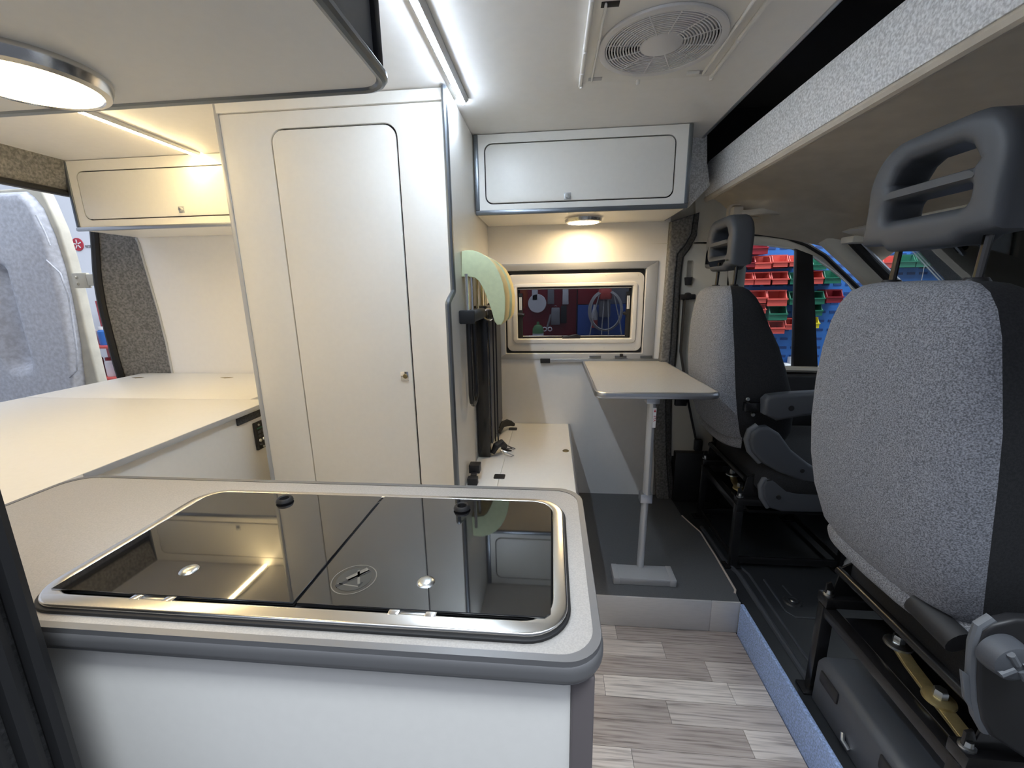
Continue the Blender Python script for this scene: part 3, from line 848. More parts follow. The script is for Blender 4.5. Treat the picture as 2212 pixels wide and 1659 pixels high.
rc = thing('overhead_cabinet', (-1.7, 2.05, ZU), 'cream overhead cabinet with rounded flap above the bed by the rear door', 'cabinet')
RY = 1.90
RX0, RX1 = -2.25, TX0 - 0.02
MB().box(RX0, RX1, RY + 0.012, D - 0.004, ZU, ZC - 0.003).build('carcass', 'laminate', rc)
rdz = (1.617, 1.832)
plate('face_frame', [[(RX0, ZU), (RX1, ZU), (RX1, ZC - 0.003), (RX0, ZC - 0.003)], rr(-2.206, -1.225, rdz[0], rdz[1], 0.032)], 'y', RY, RY + 0.012, 'laminate', rc)
MB().box(-2.208, -1.223, RY + 0.0108, RY + 0.0116, rdz[0] - 0.002, rdz[1] + 0.002).build('door_gap', 'joint', rc)
hinged_door(rc, -2.204, -1.227, rdz[0] + 0.002, rdz[1] - 0.002, RY, 0.028, at(393, 453, y=RY))
MB().box(RX0 - 0.012, RX1, RY - 0.010, RY + 0.004, ZU - 0.006, ZU + 0.012).build('edge_profile', 'alu', rc, bevel=0.005)
MB().box(RX0 - 0.010, RX0 + 0.006, RY - 0.006, RY + 0.004, ZU + 0.012, ZC - 0.003).build('edge_profile', 'alu_dark', rc, bevel=0.003)

nc = thing('overhead_cabinet', (-0.8, 0.56, ZU), 'overhead cabinet above the hob with cream underside and end darkened for shade', 'cabinet')
NX1, NY1 = -0.256, 0.724
MB().box(-1.60, NX1 - 0.012, 0.405, NY1 - 0.012, ZU + 0.012, ZC - 0.003).build('carcass', 'end_grey', nc)
plate('bottom_panel', [[(-1.60, 0.405), (NX1 - 0.008, 0.405)] + rr(-1.0, NX1 - 0.008, 0.41, NY1 - 0.008, (0, 0, 0.035, 0))[2:-1] + [(-1.60, NY1 - 0.008)]], 'z', ZU, ZU + 0.012, 'laminate', nc)
cpath = [(NX1, 0.40), (NX1, NY1 - 0.042)] + [(NX1 - 0.042 + 0.042 * math.cos(a), NY1 - 0.042 + 0.042 * math.sin(a)) for a in [PI / 2 * k / 6 for k in range(1, 7)]] + [(-1.6, NY1)]
MB().tube([(x, y, ZU + 0.004) for x, y in cpath], 0.009, 10).build('edge_profile', 'alu_dark', nc)
MB().box(NX1 - 0.020, NX1 - 0.004, NY1 - 0.030, NY1 - 0.010, ZU + 0.012, ZC - 0.003).build('corner_strip', 'joint', nc, bevel=0.004)
MB().box(-1.60, NX1 - 0.02, NY1 - 0.013, NY1 - 0.004, ZU + 0.014, ZC - 0.003).build('front_panel', 'laminate', nc)


# ================================================================== lamps
def round_lamp(c, r, label, em='lamp_warm'):
    t = thing('round_lamp', c, label, 'lamp', 'round downlights under the overhead cabinets')
    MB().lathe([(0.0, 0.0), (r, 0.0), (r + 0.001, -0.003), (r, -0.008), (r - 0.004, -0.019), (r - 0.012, -0.022), (r - 0.014, -0.020), (r - 0.014, -0.01), (0, -0.01)], c, seg=56).build('rim', 'steel', t)
    MB().lathe([(0.0, -0.0215), (r - 0.03, -0.0212), (r - 0.0145, -0.0195), (r - 0.0145, -0.012), (0, -0.012)], c, seg=56).build('diffuser', em, t)
    return t


round_lamp((0.140, 2.035, ZU), 0.084, 'round warm lamp with steel rim above the camper window', 'lamp_warm_dim')
round_lamp((-0.742, 0.600, ZU), 0.094, 'round warm lamp with steel rim above the hob')


def strip(x0, x1, y0, y1, m_, label):
    t = thing('strip_light', ((x0 + x1) / 2, (y0 + y1) / 2, ZC), label, 'strip light')
    c = (x0 + x1) / 2
    MB().prism([(x0, ZC), (x1, ZC), (x1, ZC - 0.006), (c + 0.0075, ZC - 0.014), (c + 0.0055, ZC - 0.014), (c + 0.0055, ZC - 0.008), (c - 0.0095, ZC - 0.008), (c - 0.0095, ZC - 0.014), (c - 0.0115, ZC - 0.014), (x0, ZC - 0.006)], 'y', y0, y1).build('housing', 'alu_paint', t, bevel=0.0004)
    MB().prism([(c - 0.0095, ZC - 0.0082), (c - 0.0088, ZC - 0.0155), (c - 0.005, ZC - 0.0185), (c + 0.001, ZC - 0.0185), (c + 0.0048, ZC - 0.0155), (c + 0.0055, ZC - 0.0082)], 'y', y0 + 0.001, y1 - 0.001).build('diffuser', m_, t)
    return t


strip(-0.312, -0.277, 0.74, 1.525, 'strip_cool', 'cool white ceiling strip light beside the tall cabinet')
strip(-1.585, -1.555, 0.78, 1.885, 'strip_warm', 'warm white ceiling strip light over the bed')

# ================================================================== roof fan
fcx, fcy = (fxa + fxb) / 2, (fya + fyb) / 2
fan = thing('roof_fan', (fcx, fcy, ZC), 'square white roof ventilator with round slotted grille', 'roof fan')
R0 = 0.158
plate('frame', [rr(fxa, fxb, fya, fyb, 0.012), circ(fcx, fcy, R0 - 0.006, 56)], 'z', ZC - 0.008, ZC + 0.0, 'fan_white', fan, bevel=0.003)
for a in ((fxa, fxa + 0.010, fya, fyb), (fxb - 0.010, fxb, fya, fyb), (fxa + 0.034, fxa + 0.040, fya + 0.02, fyb - 0.03), (fxb - 0.040, fxb - 0.034, fya + 0.02, fyb - 0.03)):
    MB().box(a[0], a[1], a[2], a[3], ZC - 0.018, ZC - 0.008).build('rail', 'fan_white', fan, bevel=0.003)
plate('grille_rim', [circ(fcx, fcy, R0, 56), circ(fcx, fcy, R0 - 0.018, 56)], 'z', ZC - 0.015, ZC - 0.008, 'fan_grille', fan, bevel=0.002)
g = MB()
for k in range(12):
    r = 0.058 + 0.0072 * k
    g.lathe([(r - 0.0016, ZC - 0.014), (r + 0.0016, ZC - 0.014), (r + 0.0016, ZC - 0.009), (r - 0.0016, ZC - 0.009), (r - 0.0016, ZC - 0.014)], (fcx, fcy, 0), seg=56)
go = g.build('grille_rings', 'fan_grille', fan)
go['kind'] = 'stuff'
for k in range(12):
    a = 2 * PI * k / 12 + 0.1
    MB().tube([(fcx + rr_ * math.cos(a), fcy + rr_ * math.sin(a), ZC - 0.013) for rr_ in (0.05, R0 - 0.014)], 0.0018, 6).build('spoke', 'fan_grille', fan)
MB().lathe([(0, -0.017), (0.046, -0.016), (0.053, -0.013), (0.053, -0.006), (0, -0.006)], (fcx, fcy, ZC), seg=40).build('hub_cover', 'fan_grille', fan)
for k in range(10):
    a = 2 * PI * k / 10
    c_, s_ = math.cos(a), math.sin(a)
    pts = []
    for (r, w0, w1) in ((0.03, -0.014, 0.014), (0.09, -0.034, 0.026), (0.14, -0.044, 0.034)):
        for w_, zz_ in ((w0, 0.030), (w1, 0.012)):
            pts.append((fcx + r * c_ - w_ * s_, fcy + r * s_ + w_ * c_, ZC + zz_))
    top = [(p[0], p[1], p[2] + 0.002) for p in pts]
    MB().raw(pts + top, [(0, 1, 3, 2), (2, 3, 5, 4), (6, 8, 9, 7), (8, 10, 11, 9), (0, 2, 8, 6), (2, 4, 10, 8), (1, 7, 9, 3), (3, 9, 11, 5), (0, 6, 7, 1), (4, 5, 11, 10)]).build('blade', 'fan_blade', fan)
MB().lathe([(R0 - 0.004, 0.0), (R0 - 0.004, 0.06), (0, 0.062)], (fcx, fcy, ZC), seg=48).build('duct', 'fan_duct', fan)
for (sx, sy) in ((-1, -1), (1, -1), (1, 1), (-1, 1)):
    cx_, cy_ = fcx + sx * 0.150, fcy + sy * 0.168
    MB().box(cx_ - 0.020, cx_ + 0.020, cy_ - 0.010, cy_ + 0.010, ZC - 0.0088, ZC - 0.0078).build('corner_slot', 'joint' if (sx, sy) == (-1, -1) else 'fan_blade', fan, bevel=0.0004)
MB().box(fxb - 0.085, fxb - 0.05, fyb - 0.045, fyb - 0.033, ZC - 0.018, ZC - 0.008).build('lever', 'fan_white', fan, bevel=0.003)
for (sx, sy) in ((fxa + 0.005, fya + 0.2), (fxa + 0.008, fyb - 0.003), (fxb - 0.006, fya + 0.2), (fxb - 0.004, fyb - 0.004), (fcx - 0.02, fyb - 0.004), (fxa + 0.005, fya + 0.31)):
    MB().lathe([(0, -0.0215), (0.004, -0.0205), (0.006, -0.017), (0.006, -0.006)], (sx, sy, ZC), seg=14).build('screw_cap', 'fan_white', fan)

# ================================================================== kitchen block
kb = thing('kitchen_cabinet', (-0.55, 0.65, 0.0), 'white kitchen cabinet with grey-brown corner post below the worktop', 'cabinet')
KX0, KX1, KY0, KY1 = -1.180, 0.056, 0.438, 0.850
MB().box(KX0, 0.026, KY0, KY0 + 0.016, 0.0, 0.784).build('front_panel', 'laminate', kb, bevel=0.001)
MB().box(0.0262, KX1, KY0 - 0.004, KY0 + 0.03, 0.0, 0.784).build('corner_post', 'post_grey', kb, bevel=0.004, seg=3)
MB().box(KX1 - 0.018, KX1 - 0.002, KY0 + 0.03, KY1, 0.0, 0.784).build('side_panel', 'laminate', kb, bevel=0.001)
MB().box(KX0, KX1 - 0.018, KY1 - 0.016, KY1, 0.0, 0.784).build('rear_panel', 'laminate', kb)
MB().box(KX0, KX0 + 0.016, KY0 + 0.016, KY1 - 0.016, 0.0, 0.784).build('side_panel', 'laminate', kb)

wt = thing('worktop', (-0.55, 0.65, 0.785), 'grey speckled kitchen worktop with rounded grey edge', 'worktop')
HX0, HX1, HY0, HY1 = -0.775, 0.024, 0.447, 0.803   # hob outline
wo_ = rr(-1.192, 0.066, 0.419, 0.872, (0.02, 0.05, 0.055, 0.06), 8)
wi_ = rr(-1.182, 0.056, 0.429, 0.862, (0.018, 0.045, 0.05, 0.055), 8)
cut = rr(HX0 + 0.02, HX1 - 0.02, HY0 + 0.02, HY1 - 0.02, 0.05)
plate('surface', [wi_, cut], 'z', 0.797, ZW, 'worktop', wt)
plate('edge_band', [wo_, rr(-1.1815, 0.0555, 0.4295, 0.8615, (0.018, 0.045, 0.05, 0.055), 8)], 'z', 0.787, ZW + 0.0012, 'worktop_edge', wt)
plate('edge_bullnose', [rr(-1.195, 0.069, 0.416, 0.875, (0.022, 0.052, 0.057, 0.062), 8), rr(-1.170, 0.044, 0.441, 0.850, (0.018, 0.04, 0.045, 0.05), 8)], 'z', 0.785, ZW - 0.003, 'worktop_edge', wt, bevel=0.012, res=5)

hob = thing('hob_sink_unit', (-0.39, 0.66, ZW), 'steel hob and sink unit closed by two black glass lids', 'hob')
plate('gasket', [rr(HX0 - 0.004, HX1 + 0.004, HY0 - 0.005, HY1 + 0.003, 0.062, 8), rr(HX0 + 0.01, HX1 - 0.01, HY0 + 0.01, HY1 - 0.01, 0.05, 8)], 'z', ZW, ZW + 0.005, 'rubber', hob, bevel=0.002)
plate('steel_rim', [rr(HX0, HX1, HY0, HY1, 0.058, 8), rr(HX0 + 0.020, HX1 - 0.022, HY0 + 0.024, HY1 - 0.014, 0.042, 8)], 'z', ZW + 0.003, ZW + 0.011, 'steel', hob, bevel=0.0035, res=3)
MB().box(HX0 + 0.0215, HX1 - 0.0215, HY0 + 0.0215, HY1 - 0.0215, 0.806, ZW + 0.001).build('basin', 'joint', hob)
LX = (at(826, 1076, z=ZW + 0.012), at(632, 1308, z=ZW + 0.012))
ly0, ly1 = HY0 + 0.029, HY1 - 0.016
xs_b = LX[0].x; xs_f = LX[1].x
lid_l = [(HX0 + 0.024, ly0)] + [(xs_f - 0.003, ly0), (xs_b - 0.003, ly1)] + [(HX0 + 0.062 - 0.038 * math.cos(a), ly1 - 0.038 + 0.038 * math.sin(a)) for a in [PI / 2 * k / 6 for k in range(6, -1, -1)]]
lid_r = [(xs_f + 0.003, ly0), (HX1 - 0.032, ly0), (HX1 - 0.024, ly0 + 0.008)] + [(HX1 - 0.062 + 0.038 * math.cos(a), ly1 - 0.038 + 0.038 * math.sin(a)) for a in [PI / 2 * k / 6 for k in range(0, 7)]] + [(xs_b + 0.003, ly1)]
l1 = plate('glass_lid', [lid_l], 'z', ZW + 0.0065, ZW + 0.0125, 'black_glass', hob, smooth=0)
l2 = plate('glass_lid', [lid_r], 'z', ZW + 0.0065, ZW + 0.0125, 'black_glass', hob, smooth=0)
zl = ZW + 0.0125
for par, (px, py) in ((l1, (615, 1080)), (l2, (998, 1096))):
    p = at(px, py, z=zl + 0.004)
    MB().lathe([(0.0085, 0.0), (0.015, 0.0), (0.017, 0.003), (0.015, 0.008), (0.012, 0.010), (0.0095, 0.008), (0.0085, 0.0)], (p.x, p.y, zl), seg=28).build('grip_ring', 'rubber', par)
for par, (px, py) in ((l1, (408, 1229)), (l2, (920, 1255))):
    p = at(px, py, z=zl + 0.002)
    MB().lathe([(0.0, 0.004), (0.008, 0.0034), (0.0125, 0.0016), (0.0138, 0.0)], (p.x, p.y, zl), seg=28).build('fixing_cap', 'zinc', par)
for par, (px, py) in ((l1, (330, 1294)), (l2, (890, 1328))):
    p = at(px, py, z=zl - 0.003)
    y_ = ly0 - 0.004
    MB().box(p.x - 0.034, p.x - 0.018, y_ - 0.006, y_ + 0.008, zl - 0.010, zl - 0.001).build('hinge', 'chrome', par, bevel=0.001)
    MB().box(p.x + 0.018, p.x + 0.034, y_ - 0.006, y_ + 0.008, zl - 0.010, zl - 0.001).build('hinge', 'chrome', par, bevel=0.001)
    MB().box(p.x - 0.018, p.x + 0.018, y_ - 0.003, y_ + 0.004, zl - 0.009, zl - 0.003).build('hinge_pin', 'zinc', par, bevel=0.001)
# round etched emblem on the right lid
p = at(765, 1251, z=zl)
bz0, bz1 = zl, zl + 0.0004
plate('emblem_ring', [circ(p.x, p.y, 0.0335, 40), circ(p.x, p.y, 0.0322, 40)], 'z', bz0, bz1, 'emblem_light', l2, smooth=0)
plate('emblem_disc', [circ(p.x, p.y, 0.026, 40)], 'z', bz0, bz1, 'emblem_dim', l2, smooth=0)
def bar2(x0, y0, x1, y1, wdt):
    d = Vector((x1 - x0, y1 - y0)).normalized() * wdt / 2
    nrm = (-d.y, d.x)
    return [(x0 + nrm[0], y0 + nrm[1]), (x1 + nrm[0], y1 + nrm[1]), (x1 - nrm[0], y1 - nrm[1]), (x0 - nrm[0], y0 - nrm[1])]
for (xa, ya, xb, yb, wd, mm3) in ((-0.020, -0.018, 0.016, 0.020, 0.006, 'joint'), (-0.002, 0.020, 0.012, -0.010, 0.0035, 'emblem_light'), (-0.020, -0.012, 0.014, -0.016, 0.002, 'emblem_light'), (-0.010, -0.002, 0.012, 0.024, 0.010, 'emblem_light'), (0.014, -0.016, 0.016, -0.006, 0.003, 'joint')):
    plate('emblem_stroke', [bar2(p.x + xa, p.y + ya, p.x + xb, p.y + yb, wd)], 'z', bz1, bz1 + 0.0003, mm3, l2, smooth=0)

# ================================================================== bed
bd = thing('bed_platform', (-1.8, 1.3, 0.0), 'cream bed board platform across the rear of the van', 'bed')
BX0, BX1 = -2.40, -1.196
SY = 1.624
rt = MB().box(BX0, BX1 - 0.1, SY + 0.002, D - 0.006, ZB - 0.018, ZB).build('rear_board', 'laminate', bd, bevel=0.0015)
MB().box(BX0, BX1, 0.41, SY - 0.002, ZB - 0.018, ZB).build('front_board', 'laminate', bd, bevel=0.0015)
MB().box(BX0 - 0.006, BX1 - 0.1, SY - 0.004, SY + 0.004, ZB - 0.02, ZB - 0.014).build('joint_strip', 'joint', bd)
MB().box(BX1, BX1 + 0.004, 0.88, SY - 0.002, ZB - 0.019, ZB).build('front_edge', 'alu_paint', bd, bevel=0.001)
MB().box(BX1 - 0.035, BX1 - 0.02, 0.41, 2.19, 0.0, ZB - 0.018).build('front_panel', 'laminate', bd)
MB().box(BX1 - 0.02, BX1 - 0.012, 1.43, 1.62, ZB - 0.055, ZB - 0.018).build('gap_shade_strip', 'felt_dark', bd)  # dark strip stands in for the shaded gap under the bed board
for (px, py) in ((298, 816), (490, 816)):
    q = at(px, py, z=ZB)
    MB().prism([(q.x - 0.038, q.y), (q.x, q.y - 0.016), (q.x + 0.038, q.y), (q.x, q.y + 0.016)], 'z', ZB - 0.001, ZB + 0.0012).build('latch', 'brass', rt)

rm = thing('control_panel', (BX1 - 0.018, 1.52, 0.69), 'small black control panel with buttons on the bed front beside the tall cabinet', 'control panel')
ra, rb = at(545, 915, x=BX1 - 0.018), at(577, 961, x=BX1 - 0.018)
pb_ = MB().box(BX1 - 0.020, BX1 - 0.008, ra.y, rb.y, rb.z, ra.z).build('panel', 'black_plastic', rm, bevel=0.003)
xf = BX1 - 0.008
def on_panel(u, v):
    return ra.y + (rb.y - ra.y) * u, ra.z + (rb.z - ra.z) * v
for (u, v) in ((0.28, 0.36), (0.62, 0.36), (0.28, 0.50), (0.62, 0.50), (0.28, 0.80), (0.62, 0.80)):
    yy, z_ = on_panel(u, v)
    MB().box(xf, xf + 0.0015, yy - 0.008, yy + 0.008, z_ - 0.005, z_ + 0.005).build('button', 'grey_plastic', pb_, bevel=0.0006)
for (u, v, r) in ((0.28, 0.67, 0.008), (0.62, 0.67, 0.008), (0.32, 0.10, 0.005), (0.50, 0.93, 0.005)):
    yy, z_ = on_panel(u, v)
    MB().lathe([(0, 0.003), (r * 0.8, 0.003), (r, 0.0)], (xf, yy, z_), 'x', 16).build('knob' if r > 0.006 else 'screw', 'zinc', pb_)
yy, z_ = on_panel(0.47, 0.22)
MB().box(xf, xf + 0.0008, yy - 0.022, yy + 0.022, z_ - 0.003, z_ + 0.003).build('green_strip', 'bin_green', pb_)

# ================================================================== bench
bn = thing('bench_box', (-0.12, 1.8, ZP), 'white bench box with hinged lid beside the tall cabinet', 'bench')
NB = 0.540
BX_R = 0.098
MB().box(SX1 + 0.002, BX_R - 0.004, 1.365, D - 0.004, ZP, NB - 0.016).build('box', 'laminate', bn)
MB().box(SX1 + 0.002, -0.2048, 1.36, D - 0.004, NB - 0.016, NB).build('fixed_board', 'laminate', bn, bevel=0.001)
lid = MB().box(-0.2032, BX_R - 0.008, 1.36, D - 0.004, NB - 0.016, NB).build('lid', 'laminate', bn, bevel=0.001)
MB().tube([(BX_R - 0.006, 1.36, NB - 0.008), (BX_R - 0.006, D - 0.006, NB - 0.008)], 0.009, 10).build('edge_profile', 'alu', bn)
for (px, py) in ((1108, 927), (1096, 972), (1079, 1030)):
    q = at(px, py, z=NB)
    plate('hinge', [rr(q.x - 0.022, q.x + 0.022, q.y - 0.020, q.y + 0.020, 0.006)], 'z', NB, NB + 0.003, 'black_plastic', lid, bevel=0.001)
q = at(1222, 974, z=NB)
MB().lathe([(0.0, 0.0006), (0.009, 0.0006), (0.009, 0.002), (0.014, 0.002), (0.015, 0.0)], (q.x, q.y, NB), seg=24).build('finger_hole', 'brass', lid)

# folded backrest frame
bf = thing('backrest_frame', (-0.29, 1.72, NB), 'black steel backrest frame standing on the bench against the cabinet side', 'seat frame')
MB().box(-0.322, -0.268, 1.705, 1.745, NB, 1.20).build('upright_post', 'black_metal', bf, bevel=0.004)
MB().box(-0.268, -0.262, 1.745, 2.12, NB + 0.05, 1.16).build('back_plate', 'grey_plastic', bf, bevel=0.002)
MB().box(-0.322, -0.268, 2.10, 2.14, NB, 1.20).build('upright_post', 'black_metal', bf, bevel=0.004)
c0, c1 = at(1000, 690, x=-0.30), at(1052, 664, x=-0.30)
MB().box(-0.322, -0.270, 1.452, 2.14, 1.150, 1.192).build('cross_bar', 'grey_plastic', bf, bevel=0.012, seg=3)
MB().box(-0.324, -0.268, 1.444, 1.453, 1.147, 1.195).build('bar_cap', 'black_plastic', bf, bevel=0.008)
MB().tube([(-0.296, 1.47, 1.155), (-0.296, 1.47, 0.885), (-0.296, 1.480, 0.855), (-0.296, 1.50, 0.842), (-0.296, 1.535, 0.842), (-0.296, 1.560, 0.86), (-0.296, 1.57, 0.89), (-0.296, 1.57, 1.155)], 0.010, 10).build('loop_tube', 'black_metal', bf)
for yy in (1.46, 1.55, 1.66, 1.76, 1.86):
    MB().tube([(-0.295, yy, 1.19), (-0.295, yy, 1.318)], 0.006, 8).build('headrest_rod', 'chrome', bf)
MB().lathe([(0.022, -0.004), (0.026, 0.0), (0.022, 0.004), (0.018, 0.0), (0.022, -0.004)], (-0.258, 1.70, 1.165), 'y', 20).build('ring', 'chrome', bf)
for x_ in (-0.246, -0.234):
    MB().tube([(x_, 1.735, 1.19), (x_ - 0.004, 1.75, 0.60)], 0.0035, 6).build('tension_cord', 'black_plastic', bf)

# foam cushions
fo = [(990, 543), (1000, 541), (1014, 541), (1030, 546), (1046, 556), (1060, 571), (1071, 590), (1079, 612), (1084, 640), (1084, 668), (1082, 690), (1076, 701), (1067, 702), (1061, 694), (1055, 672), (1047, 648), (1038, 626), (1028, 608), (1019, 600), (1005, 598), (990, 598)]
base = [(p_.x, p_.z) for p_ in (at(a, b, y=1.53) for a, b in fo)]
sh = SX1 + 0.004 - base[0][0]
for k, (y0, y1, m1, lab) in enumerate(((1.53, 1.69, 'foam_green', 'greenish foam headrest pad, foremost in the row on the backrest frame'), (1.79, 1.93, 'foam_yellow', 'yellow foam headrest pad behind the greenish one on the backrest frame'))):
    t = thing('foam_pad', (-0.25, (y0 + y1) / 2, 1.2), lab, 'foam pad', 'foam pads on the folded backrest')
    core = plate('pad', [[(a + sh, b) for a, b in base]], 'y', y0 + 0.002, y1, 'foam_yellow', t, bevel=0.004)
    plate('face', [[(a + sh, b) for a, b in base]], 'y', y0 - 0.004, y0 + 0.004, 'foam_green', t, bevel=0.002)

# belt buckles on the bench
bb = thing('belt_buckle', (-0.30, 1.52, NB), 'black seat belt buckle lying on the bench near the hob end', 'buckle')
q = at(1026, 1022, z=NB + 0.02)
MB().box(q.x - 0.020, q.x + 0.022, q.y - 0.018, q.y + 0.022, NB + 0.026, NB + 0.060).build('buckle', 'black_plastic', bb, bevel=0.002)
MB().box(q.x - 0.010, q.x + 0.012, q.y - 0.045, q.y - 0.018, NB + 0.0, NB + 0.034).build('stalk', 'black_plastic', bb, bevel=0.004)
MB().box(q.x - 0.018, q.x + 0.020, q.y - 0.068, q.y - 0.04, NB, NB + 0.028).build('tongue_slot', 'rubber', bb, bevel=0.002)
bb2 = thing('belt_hook', (-0.24, 1.74, NB), 'black belt end with chrome hooks at the foot of the backrest frame', 'hook')
MB().tube([(-0.262, 1.725, NB + 0.012), (-0.245, 1.735, NB + 0.045), (-0.225, 1.75, NB + 0.052), (-0.212, 1.77, NB + 0.03), (-0.222, 1.78, NB + 0.012)], [0.010, 0.016, 0.017, 0.014, 0.009], 10).build('webbing', 'rubber', bb2)
for yy in (1.72, 1.80):
    MB().tube([(-0.225, yy, NB + 0.03), (-0.205, yy - 0.02, NB + 0.016), (-0.175, yy - 0.03, NB + 0.012), (-0.165, yy - 0.018, NB + 0.012), (-0.19, yy - 0.004, NB + 0.016), (-0.222, yy + 0.006, NB + 0.03)], 0.0035, 6).build('hook', 'chrome', bb2)
bb3 = thing('belt_strap', (-0.25, 2.0, NB), 'black belt strap end lying on the bench by the wall', 'strap')
MB().tube([(-0.262, 1.98, NB + 0.02), (-0.250, 2.02, NB + 0.05), (-0.235, 2.06, NB + 0.045), (-0.215, 2.10, NB + 0.03), (-0.20, 2.13, NB + 0.012)], [0.012, 0.02, 0.02, 0.014, 0.008], 8, flat=0.5).build('strap', 'rubber', bb3)

# ================================================================== table
tb = thing('dinette_table', (0.38, 1.85, ZP), 'grey dinette table hung on the wall rail with one silver leg', 'table')
tx0, tx1, ty0 = 0.166, 0.600, 1.502
TZ = 0.890
tpoly = rr(tx0, tx1, ty0, D - 0.004, (0.035, 0.035, 0, 0), 6)
tpoly = [(x - (0.022 if x > 0.5 else 0) * (y - ty0) / (D - ty0), y) for x, y in tpoly]
def inset(poly, d):
    cx_ = sum(p[0] for p in poly) / len(poly); cy_ = sum(p[1] for p in poly) / len(poly)
    return [(p[0] + (d if p[0] < cx_ else -d), p[1] + (d if p[1] < cy_ else 0)) for p in poly]
plate('tabletop', [inset(tpoly, 0.004)], 'z', TZ - 0.024, TZ, 'tabletop', tb)
MB().tube([(x, y, TZ - 0.012) for x, y in tpoly[-1:] + tpoly[:-1]], 0.0125, 10, flat=0.7).build('edge_profile', 'alu', tb)
lx, ly = at(1400, 1000, y=1.53).x, 1.53
lx0 = at(1408, 870, y=ly).x
lg = MB().tube([(lx0, ly, TZ - 0.024), (lx0, ly, 0.47)], 0.020, 14, flat=0.72).build('leg', 'alu_paint', tb)
MB().tube([(lx0 - 0.004, ly, 0.47), (lx0 - 0.008, ly, ZP + 0.03)], 0.017, 14, flat=0.8).build('lower_leg', 'alu_paint', tb)
MB().box(lx0 - 0.026, lx0 + 0.020, ly - 0.020, ly + 0.020, 0.445, 0.482).build('leg_clamp', 'alu', tb, bevel=0.003)
MB().box(lx0 - 0.024, lx0 + 0.024, ly - 0.022, ly + 0.022, TZ - 0.045, TZ - 0.024).build('leg_bracket', 'alu', tb, bevel=0.003)
st_ = MB().box(lx0 + 0.002, lx0 + 0.013, ly - 0.0222, ly - 0.0196, 0.755, 0.83).build('sticker', 'white_print', lg, label='white maker sticker with red triangle and small red letters')
MB().prism([(lx0 + 0.004, 0.815), (lx0 + 0.0115, 0.815), (lx0 + 0.0078, 0.827)], 'y', ly - 0.0230, ly - 0.0221).build('sticker_print', 'red_print', st_)
text_mesh('sticker_text', 'ETA', 0.013, 'red_print', st_, Matrix.Translation((lx0 + 0.0078, ly - 0.0224, 0.79)) @ Matrix.Rotation(PI / 2, 4, 'X') @ Matrix.Rotation(-PI / 2, 4, 'Z'), 0.0003)
f0, f1_ = at(1325, 1262, z=ZP), at(1458, 1262, z=ZP)
fy0 = f0.y
MB().prism(rr(f0.x, f1_.x, ZP, ZP + 0.030, (0.004, 0.004, 0.008, 0.008)), 'y', fy0, fy0 + 0.085).build('foot', 'alu_paint', tb, bevel=0.003)
for xx in (f0.x + 0.012, f1_.x - 0.012):
    MB().box(xx - 0.0125, xx + 0.0125, fy0 - 0.002, fy0 + 0.087, ZP, ZP + 0.031).build('foot_cap', 'alu_paint', tb, bevel=0.004)

tl = thing('table_rail', (0.15, D, 0.88), 'silver table hanging rail on the wall below the window', 'rail')
r0, r1 = at(1168, 777, y=D), at(1422, 772, y=D)
MB().box(r0.x, r1.x, D - 0.018, D - 0.0065, r0.z - 0.012, r0.z + 0.006).build('rail', 'alu', tl, bevel=0.002)
MB().box(r0.x - 0.002, r0.x + 0.05, D - 0.020, D - 0.0065, r0.z - 0.016, r0.z + 0.008).build('end_cap', 'black_plastic', tl, bevel=0.002)
for px in (1285, 1340, 1395):
    q = at(px, 771, y=D)
    MB().box(q.x - 0.03, q.x + 0.03, D - 0.012, D - 0.0062, q.z - 0.004, q.z + 0.008).build('clip', 'alu_dark', tl, bevel=0.001)
q = at(1341, 768, y=D)
MB().box(q.x - 0.008, q.x + 0.008, D - 0.026, D - 0.01, q.z - 0.004, q.z + 0.012).build('locking_pin', 'black_plastic', tl, bevel=0.003)


